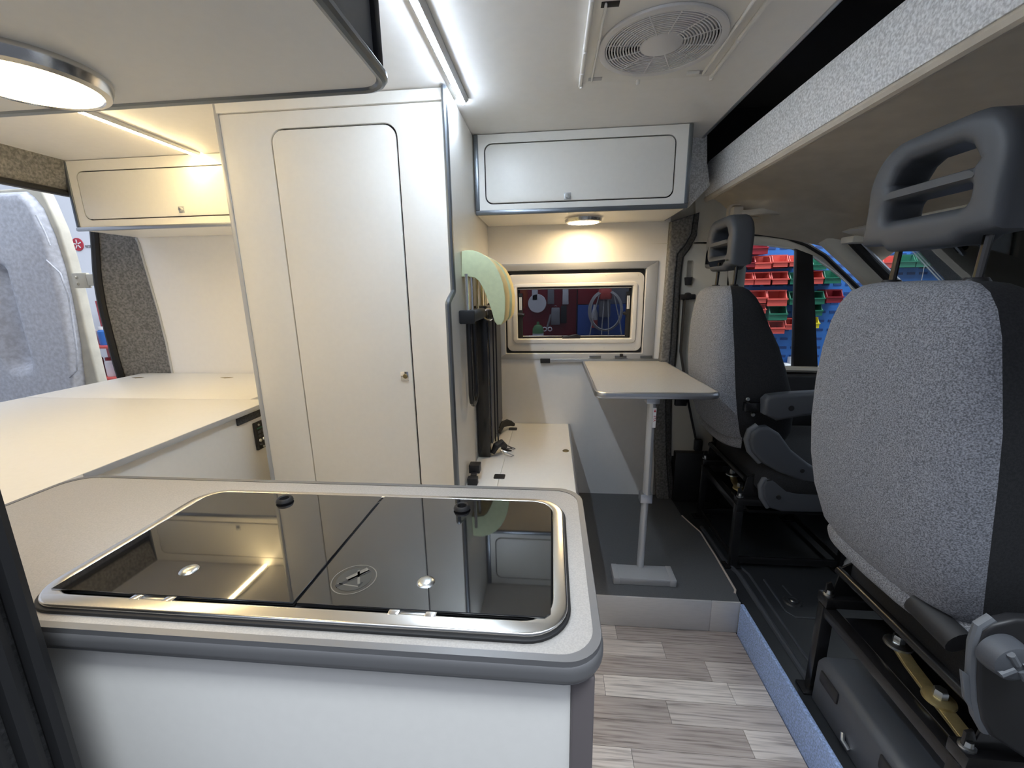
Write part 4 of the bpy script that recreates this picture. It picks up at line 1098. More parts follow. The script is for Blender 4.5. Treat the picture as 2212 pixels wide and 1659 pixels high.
# ================================================================== cab seats
def seat(yc, label, driver):
    t = thing('cab_seat', (0.92, yc, 0.118), label, 'seat', 'cab seats')
    W = 0.212
    lv = [(0.665, 0.700, 0.24, 0.175), (0.70, 0.672, 0.28, 0.190), (0.78, 0.645, 0.30, 0.203), (0.86, 0.630, 0.295, 0.210), (0.95, 0.622, 0.27, 0.213), (1.04, 0.620, 0.235, 0.210),
          (1.12, 0.622, 0.19, 0.199), (1.18, 0.627, 0.16, 0.186), (1.22, 0.634, 0.13, 0.170), (1.245, 0.643, 0.10, 0.150), (1.258, 0.656, 0.07, 0.125), (1.263, 0.672, 0.03, 0.10)]
    nseg = 48
    rings_ = []
    for (z, xr, th, hw) in lv:
        ring = []
        for k in range(nseg):
            a = 2 * PI * k / nseg
            c_, s_ = math.cos(a), math.sin(a)
            e = 0.42
            u_ = math.copysign(abs(c_) ** e, c_) * hw
            v_ = math.copysign(abs(s_) ** e, s_) * th / 2
            ring.append((xr + th / 2 - v_ - 0.012 * (1 - (u_ / hw) ** 2) * (1 if v_ > 0 else 0), yc + u_, z))
        rings_.append(ring)
    # rear fabric: angles with sin>0 ; side/front: the rest
    k0, k1 = 2, nseg // 2 - 2
    rear = [r[k0:k1 + 1] for r in rings_]
    back = [r[k1:] + r[:k0 + 1] for r in rings_]
    mb = MB().loft(rear, closed=False)
    mb.build('rear_cover', 'seat_fabric', t, smooth=70)
    mb = MB().loft(back, closed=False)
    topr = rings_[-1]
    mb.build('bolster', 'dark_fabric', t, smooth=70)
    MB().raw([(a, b, c + 0.0) for a, b, c in topr] + [(sum(p_[0] for p_ in topr) / nseg, yc, 1.265)], [(i, (i + 1) % nseg, nseg) for i in range(nseg)]).build('top_cover', 'seat_fabric', t, smooth=70)
    MB().raw([(a, b, c) for a, b, c in rings_[0]], [tuple(range(nseg))]).build('underside', 'dark_fabric', t, smooth=0)
    # rolled lower hem
    MB().tube([(p_[0] + 0.012, p_[1], 0.658) for p_ in rings_[0][3:nseg // 2 - 2]], 0.026, 12).build('lower_hem', 'seat_fabric_roll', t)
    # head restraint
    HZ = 1.338
    outl = [(-0.142, HZ + 0.02), (-0.140, HZ), (-0.085, HZ - 0.004), (-0.070, HZ - 0.016), (0.070, HZ - 0.016), (0.085, HZ - 0.004), (0.140, HZ), (0.142, HZ + 0.02)]
    arc = []
    for k in range(9):
        a = PI / 2 * k / 8
        arc.append((0.060 + 0.082 * math.cos(a) ** 0.9 if k < 8 else 0.060, HZ + 0.100 + 0.086 * math.sin(a)))
    outl += [(0.140, HZ + 0.06)] + arc + [(-x, z) for x, z in arc[::-1]] + [(-0.140, HZ + 0.06)]
    s1_ = rr(-0.084, 0.084, HZ + 0.042, HZ + 0.078, 0.012, 4)
    s2_ = [(-0.080, HZ + 0.101), (0.080, HZ + 0.101), (0.086, HZ + 0.110), (0.070, HZ + 0.134), (0.050, HZ + 0.145), (-0.050, HZ + 0.145), (-0.070, HZ + 0.134), (-0.086, HZ + 0.110)]
    hr = plate('head_restraint', [[(yc + a, b) for a, b in outl], [(yc + a, b) for a, b in s1_], [(yc + a, b) for a, b in s2_]], 'x', 0.655, 0.735, 'grey_plastic', t, bevel=0.018, smooth=60, res=5)
    for sgn in (-1, 1):
        MB().tube([(0.695, yc + sgn * 0.088, 1.24), (0.700, yc + sgn * 0.088, HZ + 0.02)], 0.0065, 10).build('head_restraint_post', 'post_chrome', t)
        MB().lathe([(0.0, 0.006), (0.014, 0.006), (0.018, 0.0), (0.018, -0.012)], (0.695, yc + sgn * 0.088, 1.262), seg=18).build('post_guide', 'black_plastic', t)
    # cushion
    rc_ = []
    for (x, zb, zt_, hw) in ((0.80, 0.47, 0.56, 0.20), (0.83, 0.45, 0.60, 0.235), (0.95, 0.44, 0.61, 0.245), (1.15, 0.44, 0.62, 0.25), (1.28, 0.46, 0.62, 0.245), (1.33, 0.50, 0.60, 0.22)):
        rc_.append([(x, yc + math.copysign(abs(math.cos(2 * PI * k / 24)) ** 0.5, math.cos(2 * PI * k / 24)) * hw, (zb + zt_) / 2 + math.copysign(abs(math.sin(2 * PI * k / 24)) ** 0.5, math.sin(2 * PI * k / 24)) * (zt_ - zb) / 2) for k in range(24)])
    MB().loft(rc_).build('cushion', 'dark_fabric', t, smooth=70)
    # recliner covers at both sides, lower rail covers
    for sgn in ((-1, 1) if driver else (1,)):
        ys0 = yc + sgn * 0.225
        ya, yb = (ys0 - 0.022, ys0 + 0.022)
        bean = [(0.745, 0.69), (0.752, 0.722), (0.775, 0.742), (0.81, 0.745), (0.85, 0.72), (0.90, 0.655), (0.97, 0.60), (1.02, 0.57), (1.02, 0.52), (0.95, 0.53), (0.86, 0.565), (0.80, 0.60), (0.76, 0.645)]
        rcv = plate('recliner_cover', [bean], 'y', ya, yb, 'grey_plastic', t, bevel=0.012, res=3)
        rail = [(0.815, 0.50), (0.825, 0.525), (0.85, 0.535), (0.88, 0.525), (0.93, 0.48), (1.30, 0.465), (1.32, 0.40), (0.90, 0.395), (0.85, 0.41), (0.825, 0.45)]
        rlc = plate('rail_cover', [rail], 'y', ya - sgn * 0.01, yb + sgn * 0.004, 'grey_plastic', t, bevel=0.010, res=3)
        yo = ya if sgn < 0 else yb
        for (bx, bz, pr_) in ((0.945, 0.575, rcv), (0.875, 0.462, rlc)):
            MB().lathe([(0, 0.001 * sgn), (0.008, 0.001 * sgn), (0.009, -0.004 * sgn)], (bx, yo + sgn * 0.0005, bz), 'y', 16).build('screw_hole', 'joint', pr_)
        # visible lighter lip of the recliner cover on the rear edge
        MB().tube([(x, ys0, z) for x, z in ((0.80, 0.60), (0.757, 0.645), (0.742, 0.69), (0.749, 0.724), (0.775, 0.745))], 0.012, 12).build('cover_lip', 'cover_plastic', rcv)
        MB().tube([(x, ys0, z) for x, z in ((0.85, 0.41), (0.822, 0.45), (0.812, 0.50), (0.822, 0.527), (0.85, 0.537))], 0.010, 12).build('cover_lip', 'cover_plastic', rlc)
    # slide mechanism
    MB().tube([(0.775, yc - 0.185, 0.508), (0.775, yc + 0.20, 0.508)], 0.0115, 12).build('slide_bar', 'black_metal', t)
    for sgn in (-1, 1):
        br = [(0.745, 0.44), (0.745, 0.47), (0.757, 0.475), (0.765, 0.455), (0.775, 0.52), (0.80, 0.535), (0.84, 0.535), (0.84, 0.42), (0.76, 0.42)]
        plate('slide_bracket', [br], 'y', yc + sgn * 0.195 - 0.003, yc + sgn * 0.195 + 0.003, 'black_metal', t, bevel=0.001)
        MB().box(0.74, 1.22, yc + sgn * 0.195 - 0.020, yc + sgn * 0.195 + 0.020, 0.405, 0.435).build('slide_rail', 'black_metal', t, bevel=0.003)
        MB().lathe([(0, 0.016), (0.008, 0.016), (0.009, 0.006), (0.013, 0.004), (0.013, 0)], (0.755, yc + sgn * 0.195, 0.435), seg=12).build('rail_bolt', 'zinc', t)
    # pedestal frame
    zt_ = 0.405
    for sy in (-1, 1):
        for x in (0.755, 1.18):
            yy = yc + sy * 0.195
            lg_ = MB().box(x - 0.016, x + 0.016, yy - 0.012, yy + 0.012, 0.118, zt_).build('leg', 'black_metal', t, bevel=0.002)
            MB().box(x - 0.035, x + 0.03, yy - 0.022, yy + 0.022, 0.118, 0.126).build('foot', 'black_metal', lg_, bevel=0.002)
        MB().box(0.755, 1.18, yc + sy * 0.195 - 0.006, yc + sy * 0.195 + 0.006, 0.135, 0.165).build('lower_rail', 'black_metal', t, bevel=0.002)
    for x in (0.755, 1.18):
        MB().box(x - 0.014, x + 0.014, yc - 0.21, yc + 0.21, 0.375, 0.405).build('cross_rail', 'black_metal', t, bevel=0.002)
        if driver or x > 1:
            MB().box(x - 0.006, x + 0.006, yc - 0.20, yc + 0.20, 0.145, 0.17).build('cross_rail', 'black_metal', t, bevel=0.002)
    MB().box(0.80, 1.17, yc - 0.185, yc + 0.185, 0.36, 0.372).build('pan', 'black_metal', t)
    # gold bracket with two big bolts
    pts = [(-0.20, 0.0), (-0.12, 0.012), (-0.06, 0.02), (0.0, 0.03), (0.06, 0.045)]
    up_ = [(0.772 + b + 0.028, yc + a) for a, b in pts]; lo_ = [(0.772 + b, yc + a) for a, b in pts]
    strap = plate('anchor_strap', [lo_ + up_[::-1]], 'z', 0.408, 0.416, 'gold_zinc', t, bevel=0.001)
    for (a, b, wm_) in ((0.055, 0.044, 'zinc'), (-0.085, 0.018, 'gold_zinc')):
        wsh = MB().lathe([(0, 0.009), (0.018, 0.009), (0.027, 0.005), (0.028, 0.0), (0, 0)], (0.785 + b, yc + a, 0.416), seg=28).build('washer', wm_, strap)
        MB().lathe([(0, 0.026), (0.011, 0.026), (0.0125, 0.022), (0.0125, 0.009)], (0.785 + b, yc + a, 0.416), seg=6).build('bolt', 'zinc', wsh)
    if driver:
        arm = [(0.775, 0.80), (0.770, 0.855), (0.785, 0.872), (0.84, 0.88), (1.12, 0.90), (1.13, 0.86), (1.10, 0.82), (0.90, 0.795), (0.82, 0.778)]
        ar = plate('armrest', [arm], 'y', yc - 0.275, yc - 0.222, 'grey_plastic', t, bevel=0.014, res=4)
        MB().lathe([(0, -0.0015), (0.010, -0.0015), (0.011, 0.004)], (0.86, yc - 0.2745, 0.828), 'y', 16).build('screw_hole', 'joint', ar)
        MB().box(0.72, 0.79, yc - 0.235, yc - 0.21, 0.80, 0.835).build('armrest_pivot', 'black_metal', t, bevel=0.004)
        for (bx, bz) in ((0.735, 0.845), (0.76, 0.785)):
            MB().lathe([(0, -0.004), (0.006, -0.004), (0.008, 0)], (bx, yc - 0.215, bz), 'y', 12).build('armrest_bolt', 'zinc', t)
        hose = [Vector((0.86 + 0.25 * i / 24, yc - 0.20, 0.515 + 0.05 * math.sin(PI * 0.6 * i / 24))) for i in range(25)]
        MB().tube(hose, [0.011 if i % 2 else 0.0088 for i in range(25)], 8).build('cable_sleeve', 'black_plastic', t)
    else:
        yk = yc - 0.262
        cov = XZ([(2200, 1340), (2150, 1352), (2128, 1368), (2118, 1400), (2114, 1470), (2116, 1520), (2124, 1560), (2142, 1592), (2230, 1650), (2420, 1640), (2420, 1420), (2290, 1345)], yk)
        cv = plate('side_cover', [cov], 'y', yk, yk + 0.02, 'black_plastic', t, bevel=0.006, res=3)
        MB().tube([(a_, yk + 0.012, b_) for a_, b_ in XZ([(2160, 1348), (2132, 1364), (2120, 1400), (2115, 1470), (2117, 1520), (2125, 1560), (2143, 1592)], yk)], 0.008, 10).build('cover_lip', 'cover_plastic', cv)
        fl_ = XZ([(2076, 1448), (2113, 1472), (2117, 1540), (2140, 1590), (2105, 1545), (2082, 1508)], yk + 0.01)
        plate('cover_flange', [fl_], 'y', yk + 0.008, yk + 0.014, 'cover_plastic', cv, bevel=0.001)
        kc = at(2186, 1430, y=yk - 0.02)
        kb_ = MB().lathe([(0, -0.030), (0.020, -0.030), (0.028, -0.025), (0.031, -0.008), (0.031, 0.0), (0, 0)], (kc.x, yk, kc.z), 'y', 36).build('recliner_knob', 'grey_plastic', t)
        for k in range(4):
            a = 2 * PI * k / 4 + 0.6
            MB().tube([(kc.x + r * math.cos(a), yk - 0.029, kc.z + r * math.sin(a)) for r in (0.006, 0.026)], 0.005, 8).build('knob_rib', 'cover_plastic', kb_)
        MB().tube([(0.690, 0.745, 0.672), (0.700, 0.668, 0.655)], 0.024, 14).build('hem_cap', 'rubber', t)
    return t


seat(1.805, 'grey fabric driver seat with armrest beside the window wall', True)
seat(0.862, 'grey fabric passenger seat with large slotted head restraint beside the sliding door', False)

jb = thing('storage_box', (0.78, 0.82, 0.118), 'flat black plastic storage box on the cab floor under the passenger seat', 'box')
MB().prism([(0.735, 0.118), (0.97, 0.118), (0.97, 0.262), (0.752, 0.262), (0.735, 0.248)], 'y', 0.69, 1.030).build('box_body', 'grey_plastic', jb, bevel=0.008, seg=3)
for yy in (0.76, 0.97):
    MB().box(0.7305, 0.745, yy - 0.035, yy + 0.035, 0.205, 0.24).build('lid_clip', 'black_plastic', jb, bevel=0.003)
MB().tube([(0.733, 0.90, 0.16), (0.727, 0.89, 0.15), (0.733, 0.875, 0.14)], 0.005, 8).build('release_pin', 'zinc', jb)

# ================================================================== the workshop outside
YWK = 3.60
wk = MB().box(-9, 9, YWK, YWK + 0.1, -0.62, 4.5).build('wall_workshop', 'wall_paint')
tag(wk, 'white painted workshop wall outside the van', 'wall', kind='structure')
for nm, bxx in (('wall_unseen_front', (7.0, 7.1, -3.0, YWK)), ('wall_unseen_rear', (-7.1, -7.0, -3.0, YWK)), ('wall_unseen_side', (-7.0, 7.0, -3.0, -2.9))):
    tag(MB().box(*bxx, -0.62, 4.2).build(nm, 'wall_light_stop' if nm.endswith('side') else 'wall_paint'), 'unseen workshop wall added to shape the light on the van', 'wall', kind='structure')  # unseen walls added around the van, the side one dark to cut light
gr_ = MB().box(-9, 9, -3.1, YWK, -0.66, -0.62).build('floor_workshop', 'concrete')
tag(gr_, 'grey concrete workshop floor outside the van', 'floor', kind='structure')

# emblem and lettering on the workshop wall
lgp = at(168, 528, y=YWK - 0.003)
lw = thing('wall_sign', (lgp.x, YWK, lgp.z - 0.2), 'maroon round emblem and grey lettering on the white workshop wall', 'sign')
sr = at(180, 528, y=YWK).x - at(168, 528, y=YWK).x
plate('emblem_disc', [circ(lgp.x, lgp.z, sr, 40)], 'y', YWK - 0.006, YWK, 'red_print', lw, smooth=0)
for k in range(5):
    a = 2 * PI * k / 5 + 0.4
    plate('emblem_ray', [bar2(lgp.x + sr * 0.15 * math.cos(a), lgp.z + sr * 0.15 * math.sin(a), lgp.x + sr * 0.75 * math.cos(a), lgp.z + sr * 0.75 * math.sin(a), sr * 0.16)], 'y', YWK - 0.009, YWK - 0.006, 'white_print', lw, smooth=0)
tp = at(195, 531, y=YWK)
tsz = (at(207, 531, y=YWK).x - at(183.5, 531, y=YWK).x) / 2.3
text_mesh('lettering', 'ecatr', tsz, 'tool_grey', lw, Matrix.Translation((tp.x, YWK - 0.004, tp.z)) @ Matrix.Rotation(PI / 2, 4, 'X'), 0.002)

# pegboard with bins
PY = 3.50
pan = thing('slotted_panel', (2.3, PY + 0.03, 0.4), 'blue slotted metal panel on the workshop wall carrying parts bins', 'panel')
p0, p1 = at(1560, 560, y=PY), at(2150, 520, y=PY)
PXR = at(2160, 540, y=PY).x
MB().box(p0.x - 0.1, PXR, PY + 0.02, PY + 0.05, 0.3, at(1650, 500, y=PY).z).build('panel_sheet', 'panel_blue', pan)
sm = MB()
zt_p = at(1650, 500, y=PY).z
nx = int((PXR - p0.x) / 0.085)
for k in range(15):
    zz_ = zt_p - 0.05 - k * 0.07
    for i in range(nx):
        x_ = p0.x + 0.085 * i
        sm.box(x_, x_ + 0.055, PY + 0.0165, PY + 0.0202, zz_ - 0.009, zz_ + 0.009)
so = sm.build('slots', 'panel_slot', pan, smooth=0)
so['kind'] = 'stuff'


def bin_mesh():
    w2, h, d = 0.5, 0.86, 0.80
    t_ = 0.05
    mb = MB()
    # tray: open top and low front; front = -y
    prof_ = [(-d, 0.0), (0, 0.0), (0, h), (-0.75 * d, h), (-d, 0.45 * h)]
    for sx in (-w2, w2 - t_):
        mb.prism(prof_, 'x', sx, sx + t_)
    mb.box(-w2, w2, -d, 0, 0, t_)
    mb.box(-w2, w2, -t_, 0, 0, h)
    mb.box(-w2, w2, -d, -d + t_, 0, 0.45 * h)
    mb.box(-w2 - 0.03, w2 + 0.03, -d - 0.04, -d + 0.05, 0.38 * h, 0.48 * h)
    mb.box(-w2 - 0.03, w2 + 0.03, -0.78 * d, -0.70 * d, 0.92 * h, h)
    bm = mb.bm
    bmesh.ops.recalc_face_normals(bm, faces=bm.faces)
    me = bpy.data.meshes.new('parts_bin'); bm.to_mesh(me); bm.free()
    return me


BM = bin_mesh()
BMS = {}
for k in ('bin_red', 'bin_dark_red', 'bin_green', 'bin_yellow'):
    me = BM.copy(); me.materials.append(MATS[k]); BMS[k] = me
LAB = {'bin_red': 'red plastic parts bin hanging on the blue slotted panel', 'bin_dark_red': 'dark red parts bin hanging on the blue slotted panel',
       'bin_green': 'green plastic parts bin hanging on the blue slotted panel', 'bin_yellow': 'yellow plastic parts bin hanging on the blue slotted panel'}
COLN = {'bin_red': 'red', 'bin_dark_red': 'dark red', 'bin_green': 'green', 'bin_yellow': 'yellow'}
bins = []   # (centre px, centre py, width px, kind)
def zb(zx, zy, wz, k): bins.append((1550 + zx / 4.88, 480 + zy / 4.88, wz / 4.88, k))
for a in ((285, 265, 150, 'bin_yellow'), (450, 258, 190, 'bin_dark_red'),
          (345, 420, 130, 'bin_dark_red'), (490, 420, 175, 'bin_red'), (675, 410, 175, 'bin_red'), (845, 405, 150, 'bin_red'), (160, 440, 110, 'bin_red'),
          (170, 600, 130, 'bin_dark_red'), (310, 595, 165, 'bin_red'), (485, 590, 170, 'bin_red'), (670, 590, 185, 'bin_red'), (855, 590, 160, 'bin_green'), (1040, 580, 180, 'bin_red'), (1230, 575, 180, 'bin_green'), (1090, 440, 150, 'bin_green'),
          (445, 790, 180, 'bin_red'), (640, 800, 215, 'bin_red'), (860, 800, 180, 'bin_green'), (1055, 795, 180, 'bin_green'), (1250, 780, 180, 'bin_dark_red'),
          (320, 910, 115, 'bin_red'), (458, 915, 125, 'bin_red'), (650, 958, 195, 'bin_green'), (1040, 925, 160, 'bin_green'),
          (460, 1110, 165, 'bin_red'), (635, 1110, 170, 'bin_red'), (800, 1075, 150, 'bin_red'), (1010, 1060, 150, 'bin_yellow')):
    zb(*a)
for (zx, zy, wz, k) in ((885, 1228, 110, 'bin_red'), (1000, 1222, 115, 'bin_green'), (1120, 1220, 115, 'bin_green'), (1245, 1222, 120, 'bin_green'), (1375, 1210, 125, 'bin_red'), (1510, 1210, 130, 'bin_red')):
    bins.append((1650 + zx / 3.19, 180 + zy / 3.19, wz / 3.19, k))
for (px, py, wp, k) in bins:
    c = at(px, py, y=PY - 0.12)
    wm = at(px + wp / 2, py, y=PY - 0.12).x - at(px - wp / 2, py, y=PY - 0.12).x
    o = bpy.data.objects.new('parts_bin', BMS[k])
    sc_ = wm * 0.97
    o.scale = (sc_, max(sc_, 0.16), sc_ * 0.98)
    o.location = (c.x, PY + 0.016, c.z - 0.42 * sc_)
    COL.objects.link(o)
    rown = 'windscreen' if px > 1900 else ('top' if py < 540 else 'second' if py < 580 else 'third' if py < 610 else 'fourth' if py < 650 else 'fifth' if py < 685 else 'lowest')
    if rown == 'windscreen':
        lab = COLN[k] + ' plastic parts bin in the row seen through the windscreen'
    else:
        lab = COLN[k] + ' plastic parts bin in the ' + rown + ' row on the blue slotted panel'
    tag(o, lab, 'parts bin', 'parts bins on the workshop panel')

# shelf with small white boxes below the bins
sh0, sh1 = at(1640, 792, y=3.40), at(1760, 800, y=3.40)
shf = tag(MB().box(sh0.x - 0.2, sh1.x + 0.4, 3.30, 3.598, sh0.z - 0.17, sh0.z - 0.15).build('wall_shelf', 'white_print', bevel=0.003), 'white shelf board below the parts bins', 'shelf')
random.seed(3)
for (px, py, wp, hp_, cy_) in ((1668, 762, 14, 20, 3.46), (1684, 768, 12, 18, 3.46), (1700, 772, 12, 16, 3.46), (1715, 766, 14, 24, 3.46), (1668, 780, 14, 4, 3.36), (1688, 783, 13, 5, 3.36), (1706, 784, 12, 5, 3.36)):
    c = at(px, py, y=cy_); w_ = at(px + wp, py, y=cy_).x - c.x
    zb_ = sh0.z - 0.15
    hh = 0.07 + 0.006 * hp_
    bx_ = thing('small_carton', (c.x, cy_, zb_), 'small white printed carton in the ' + ('rear' if cy_ > 3.4 else 'front') + ' row on the shelf below the bins', 'carton', 'small cartons on the workshop shelf')
    MB().box(c.x - w_ * 0.48, c.x + w_ * 0.48, cy_ - 0.04, cy_ + 0.04, zb_, zb_ + hh).build('carton', 'white_print', bx_, bevel=0.001)
    MB().box(c.x - w_ * 0.3, c.x + w_ * 0.2, cy_ - 0.0415, cy_ - 0.04, zb_ + hh * 0.2, zb_ + hh * 0.6).build('print_patch', random.choice(['tool_blue', 'joint', 'tool_blue']), bx_)

# things seen through the windscreen
q = at(2196, 568, y=3.3)
pt = thing('green_bundle', (q.x, 3.35, q.z - 0.3), 'crumpled green bundle on a cardboard box by the workshop wall', 'bundle')
rb_ = []
for i in range(9):
    a = -PI / 2 + PI * i / 8
    rb_.append([(q.x + 0.16 * math.cos(a) * math.cos(2 * PI * k / 14) * (1 + 0.25 * math.sin(3 * k + i)), 3.20 + 0.10 * math.cos(a) * math.sin(2 * PI * k / 14), q.z + 0.12 * math.sin(a) + 0.02 * math.sin(2 * k + i)) for k in range(14)])
MB().loft(rb_).build('bundle', 'leaf', pt, smooth=60)
cb = tag(MB().box(q.x - 0.15, q.x + 0.35, 3.05, 3.36, -0.62, q.z - 0.145).build('cardboard_box', 'cardboard', bevel=0.004), 'tall beige cardboard box under the green bundle', 'box')

# tool wall seen through the camper window
TY = 3.42
def wp_(px, py, y=TY): return at(px, py, y=y)
a, b = wp_(1100, 600), wp_(1245, 745)
tbd = thing('tool_board', ((a.x + b.x) / 2, TY + 0.1, b.z - 0.3), 'dark red tool board with ledge on the workshop wall behind the camper window', 'tool board')
MB().box(a.x - 0.2, b.x, TY + 0.06, TY + 0.16, b.z - 0.3, a.z + 0.3).build('board', 'bin_dark_red', tbd, bevel=0.004)
gzl = at(1163, 715, y=TY).z - 0.21
MB().box(a.x - 0.2, b.x, TY - 0.16, TY + 0.06, gzl - 0.02, gzl).build('ledge', 'tool_red', tbd, bevel=0.003)
c1_, c2_ = wp_(1250, 600), wp_(1372, 745)
mid = wp_(1250, 658).z
tcab = thing('tool_cabinet', ((c1_.x + c2_.x) / 2, TY + 0.1, -0.6), 'red and blue tool cabinet behind the camper window', 'cabinet')
MB().box(c1_.x, wp_(1290, 700).x, TY + 0.02, TY + 0.14, mid, a.z + 0.2).build('upper_door', 'tool_red', tcab, bevel=0.004)
MB().box(c1_.x, c2_.x + 0.1, TY + 0.02, TY + 0.14, -0.6, mid - 0.004).build('lower_door', 'tool_blue', tcab, bevel=0.004)
MB().box(wp_(1290, 700).x + 0.004, c2_.x + 0.1, TY + 0.06, TY + 0.14, mid, a.z + 0.2).build('grey_door', 'tool_grey', tcab, bevel=0.004)
sg = wp_(1160, 656)
md = thing('round_mirror', (sg.x, TY, sg.z - 0.1), 'round white sanding disc hanging on the tool board', 'disc')
MB().lathe([(0, 0.0), (0.072, 0.0), (0.075, 0.006), (0.075, 0.03), (0, 0.03)], (sg.x, TY + 0.03, sg.z), 'y', 36).build('disc', 'white_print', md)
gb = wp_(1163, 715)
gbt = thing('gas_bottle', (gb.x, TY - 0.1, gb.z - 0.2), 'green topped white gas bottle below the tool board', 'bottle')
MB().lathe([(0, -0.2), (0.042, -0.2), (0.045, -0.19), (0.045, 0.0), (0, 0)], (gb.x, TY - 0.08, gb.z - 0.01), seg=24).build('body', 'white_print', gbt)
MB().lathe([(0.045, 0.0), (0.044, 0.035), (0.03, 0.06), (0.012, 0.068), (0.01, 0.09), (0, 0.09)], (gb.x, TY - 0.08, gb.z - 0.01), seg=24).build('shoulder', 'leaf', gbt)
for (px, py, wx_, hz_, mm2, lab, nm) in ((1155, 628, 0.05, 0.16, 'white_print', 'white packet hanging high on the tool board', 'packet'), (1190, 630, 0.055, 0.20, 'tool_grey', 'grey packet hanging on the tool board beside the disc', 'packet'),
                                          (1222, 632, 0.05, 0.19, 'white_print', 'white packet hanging on the tool board by the cabinet', 'packet'), (1200, 684, 0.075, 0.14, 'tool_grey', 'clear blister packet low on the tool board', 'packet'),
                                          (1218, 680, 0.05, 0.14, 'joint', 'black pouch hanging low on the tool board', 'pouch')):
    q = wp_(px, py)
    t = thing(nm, (q.x, TY + 0.03, q.z - hz_ / 2), lab, nm)
    MB().prism([(q.x - wx_ / 2, q.z - hz_ / 2), (q.x + wx_ / 2, q.z - hz_ / 2), (q.x + wx_ * 0.45, q.z + hz_ / 2), (q.x - wx_ * 0.45, q.z + hz_ / 2)], 'y', TY + 0.03, TY + 0.058).build('bag', mm2, t, bevel=0.006)
    MB().lathe([(0.008, 0), (0.011, 0.002), (0.008, 0.004), (0.008, 0)], (q.x, TY + 0.04, q.z + hz_ / 2 + 0.008), 'y', 12).build('hang_loop', 'tool_grey', t)
q = wp_(1182, 712)
pl2 = thing('pliers', (q.x, TY, q.z - 0.05), 'pliers with two white ring handles on the tool board', 'pliers')
for dx in (-0.022, 0.022):
    MB().lathe([(0.015, -0.004), (0.02, 0), (0.015, 0.004), (0.011, 0), (0.015, -0.004)], (q.x + dx, TY + 0.03, q.z), 'y', 20).build('ring_handle', 'white_print', pl2)
MB().tube([(q.x, TY + 0.04, q.z + 0.01), (q.x + 0.03, TY + 0.04, q.z + 0.12)], 0.01, 8).build('jaw', 'tool_grey', pl2)
q = wp_(1306, 668)
q.y = 0
cc = thing('cable_coil', (q.x, TY - 0.06, q.z - 0.2), 'coiled grey cable with red plug hanging on the tool cabinet', 'cable')
for k in range(3):
    MB().tube([(q.x + (0.115 + 0.008 * k) * math.cos(2 * PI * i / 36), TY - 0.075 + 0.01 * k, q.z - 0.01 + (0.145 + 0.006 * k) * math.sin(2 * PI * i / 36)) for i in range(36)], 0.005, 6, closed=True).build('cable_loop', 'cable', cc)
for dx in (-0.13, -0.03, 0.03, 0.14):
    MB().tube([(q.x + dx * 0.4, TY - 0.075, q.z + 0.12), (q.x + dx * 0.8, TY - 0.075, q.z - 0.1), (q.x + dx, TY - 0.075, q.z - 0.28)], 0.0045, 6).build('cable_strand', 'cable', cc)
MB().lathe([(0, -0.05), (0.05, -0.05), (0.056, -0.03), (0.05, 0.02), (0.03, 0.05), (0, 0.05)], (q.x - 0.005, TY - 0.04, q.z + 0.13), 'z', 20).build('plug_body', 'bin_red', cc)
MB().box(q.x - 0.045, q.x + 0.04, TY - 0.05, TY + 0.019, q.z - 0.06, q.z + 0.07).build('socket_block', 'tool_grey', cc, bevel=0.008)
q = wp_(1284, 680)
sb_ = thing('spray_bottle', (q.x, TY - 0.05, q.z - 0.1), 'white and red spray bottle in front of the tool cabinet', 'bottle')
MB().lathe([(0, 0.0), (0.026, 0), (0.027, 0.06), (0, 0.06)], (q.x, TY - 0.009, q.z - 0.10), seg=20).build('lower_body', 'bin_red', sb_)
MB().lathe([(0.027, 0.06), (0.026, 0.11), (0.012, 0.15), (0.01, 0.18), (0, 0.18)], (q.x, TY - 0.009, q.z - 0.10), seg=20).build('upper_body', 'white_print', sb_)

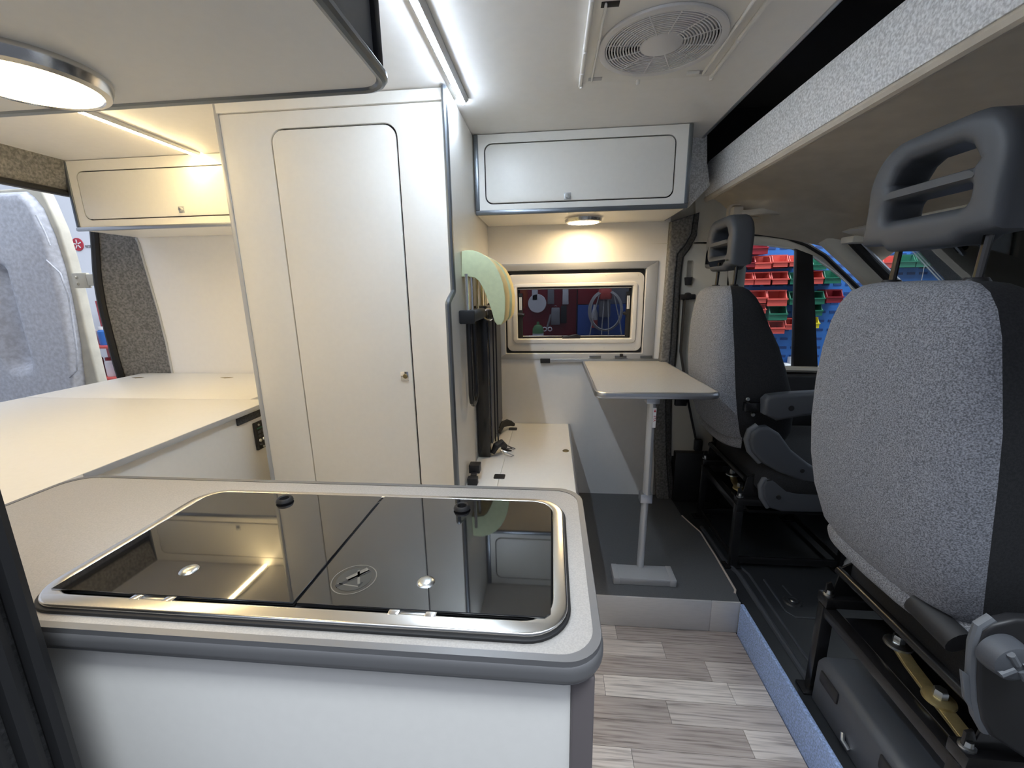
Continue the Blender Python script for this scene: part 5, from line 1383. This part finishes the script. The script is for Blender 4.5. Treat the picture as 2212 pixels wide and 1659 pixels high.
# shelf beyond the rear doors
r0_, r1_ = at(205, 640, y=3.3), at(275, 820, y=3.3)
rk = thing('red_tool_rack', ((r0_.x + r1_.x) / 2, 3.4, -0.6), 'red tool rack beyond the open rear door', 'rack')
MB().box(r0_.x - 0.25, r1_.x + 0.4, 3.50, 3.56, -0.6, at(220, 650, y=3.4).z).build('back_panel', 'tool_red', rk, bevel=0.003)
for py in (745, 812):
    zz_ = at(230, py, y=3.35).z
    MB().box(r0_.x - 0.25, r1_.x + 0.4, 3.25, 3.50, zz_ - 0.02, zz_).build('shelf_board', 'bin_red', rk, bevel=0.002)
random.seed(11)
x_ = r0_.x - 0.2
kk = 0
while x_ < r1_.x + 0.35:
    wdt = random.uniform(0.08, 0.14)
    for zz0 in (at(230, 745, y=3.35).z, at(230, 812, y=3.35).z):
        hh = random.uniform(0.10, 0.22)
        t = thing('supply_jar', (x_, 3.36, zz0), ['white jar with dark red lid', 'grey jar with black lid', 'blue jar with white lid'][kk % 3] + ' on the red tool rack beyond the rear door', 'jar', 'jars on the red tool rack')
        MB().lathe([(0, 0), (wdt * 0.4, 0), (wdt * 0.42, 0.01), (wdt * 0.42, hh * 0.75), (wdt * 0.3, hh * 0.85), (0, hh * 0.85)], (x_, 3.36, zz0), seg=16).build('jar_body', ['white_print', 'tool_grey', 'panel_blue'][kk % 3], t)
        MB().lathe([(wdt * 0.33, hh * 0.85), (wdt * 0.33, hh), (0, hh)], (x_, 3.36, zz0), seg=16).build('lid', ['bin_dark_red', 'joint', 'white_print'][kk % 3], t)
        kk += 1
    x_ += wdt + 0.03
for i in range(5):
    xx = r0_.x - 0.1 + 0.14 * i
    zt0 = at(220, 655, y=3.44).z
    t = thing('hanging_tool', (xx, 3.46, zt0 - 0.35), 'steel hand tool hanging on the red tool rack beyond the rear door', 'hand tool', 'hand tools on the red tool rack')
    MB().tube([(xx, 3.46, zt0 - 0.02), (xx + 0.01, 3.46, zt0 - 0.22)], 0.012, 8).build('shank', 'chrome', t)
    MB().tube([(xx + 0.01, 3.46, zt0 - 0.22), (xx + 0.02, 3.46, zt0 - 0.36)], 0.02, 8).build('grip', 'bin_dark_red', t)
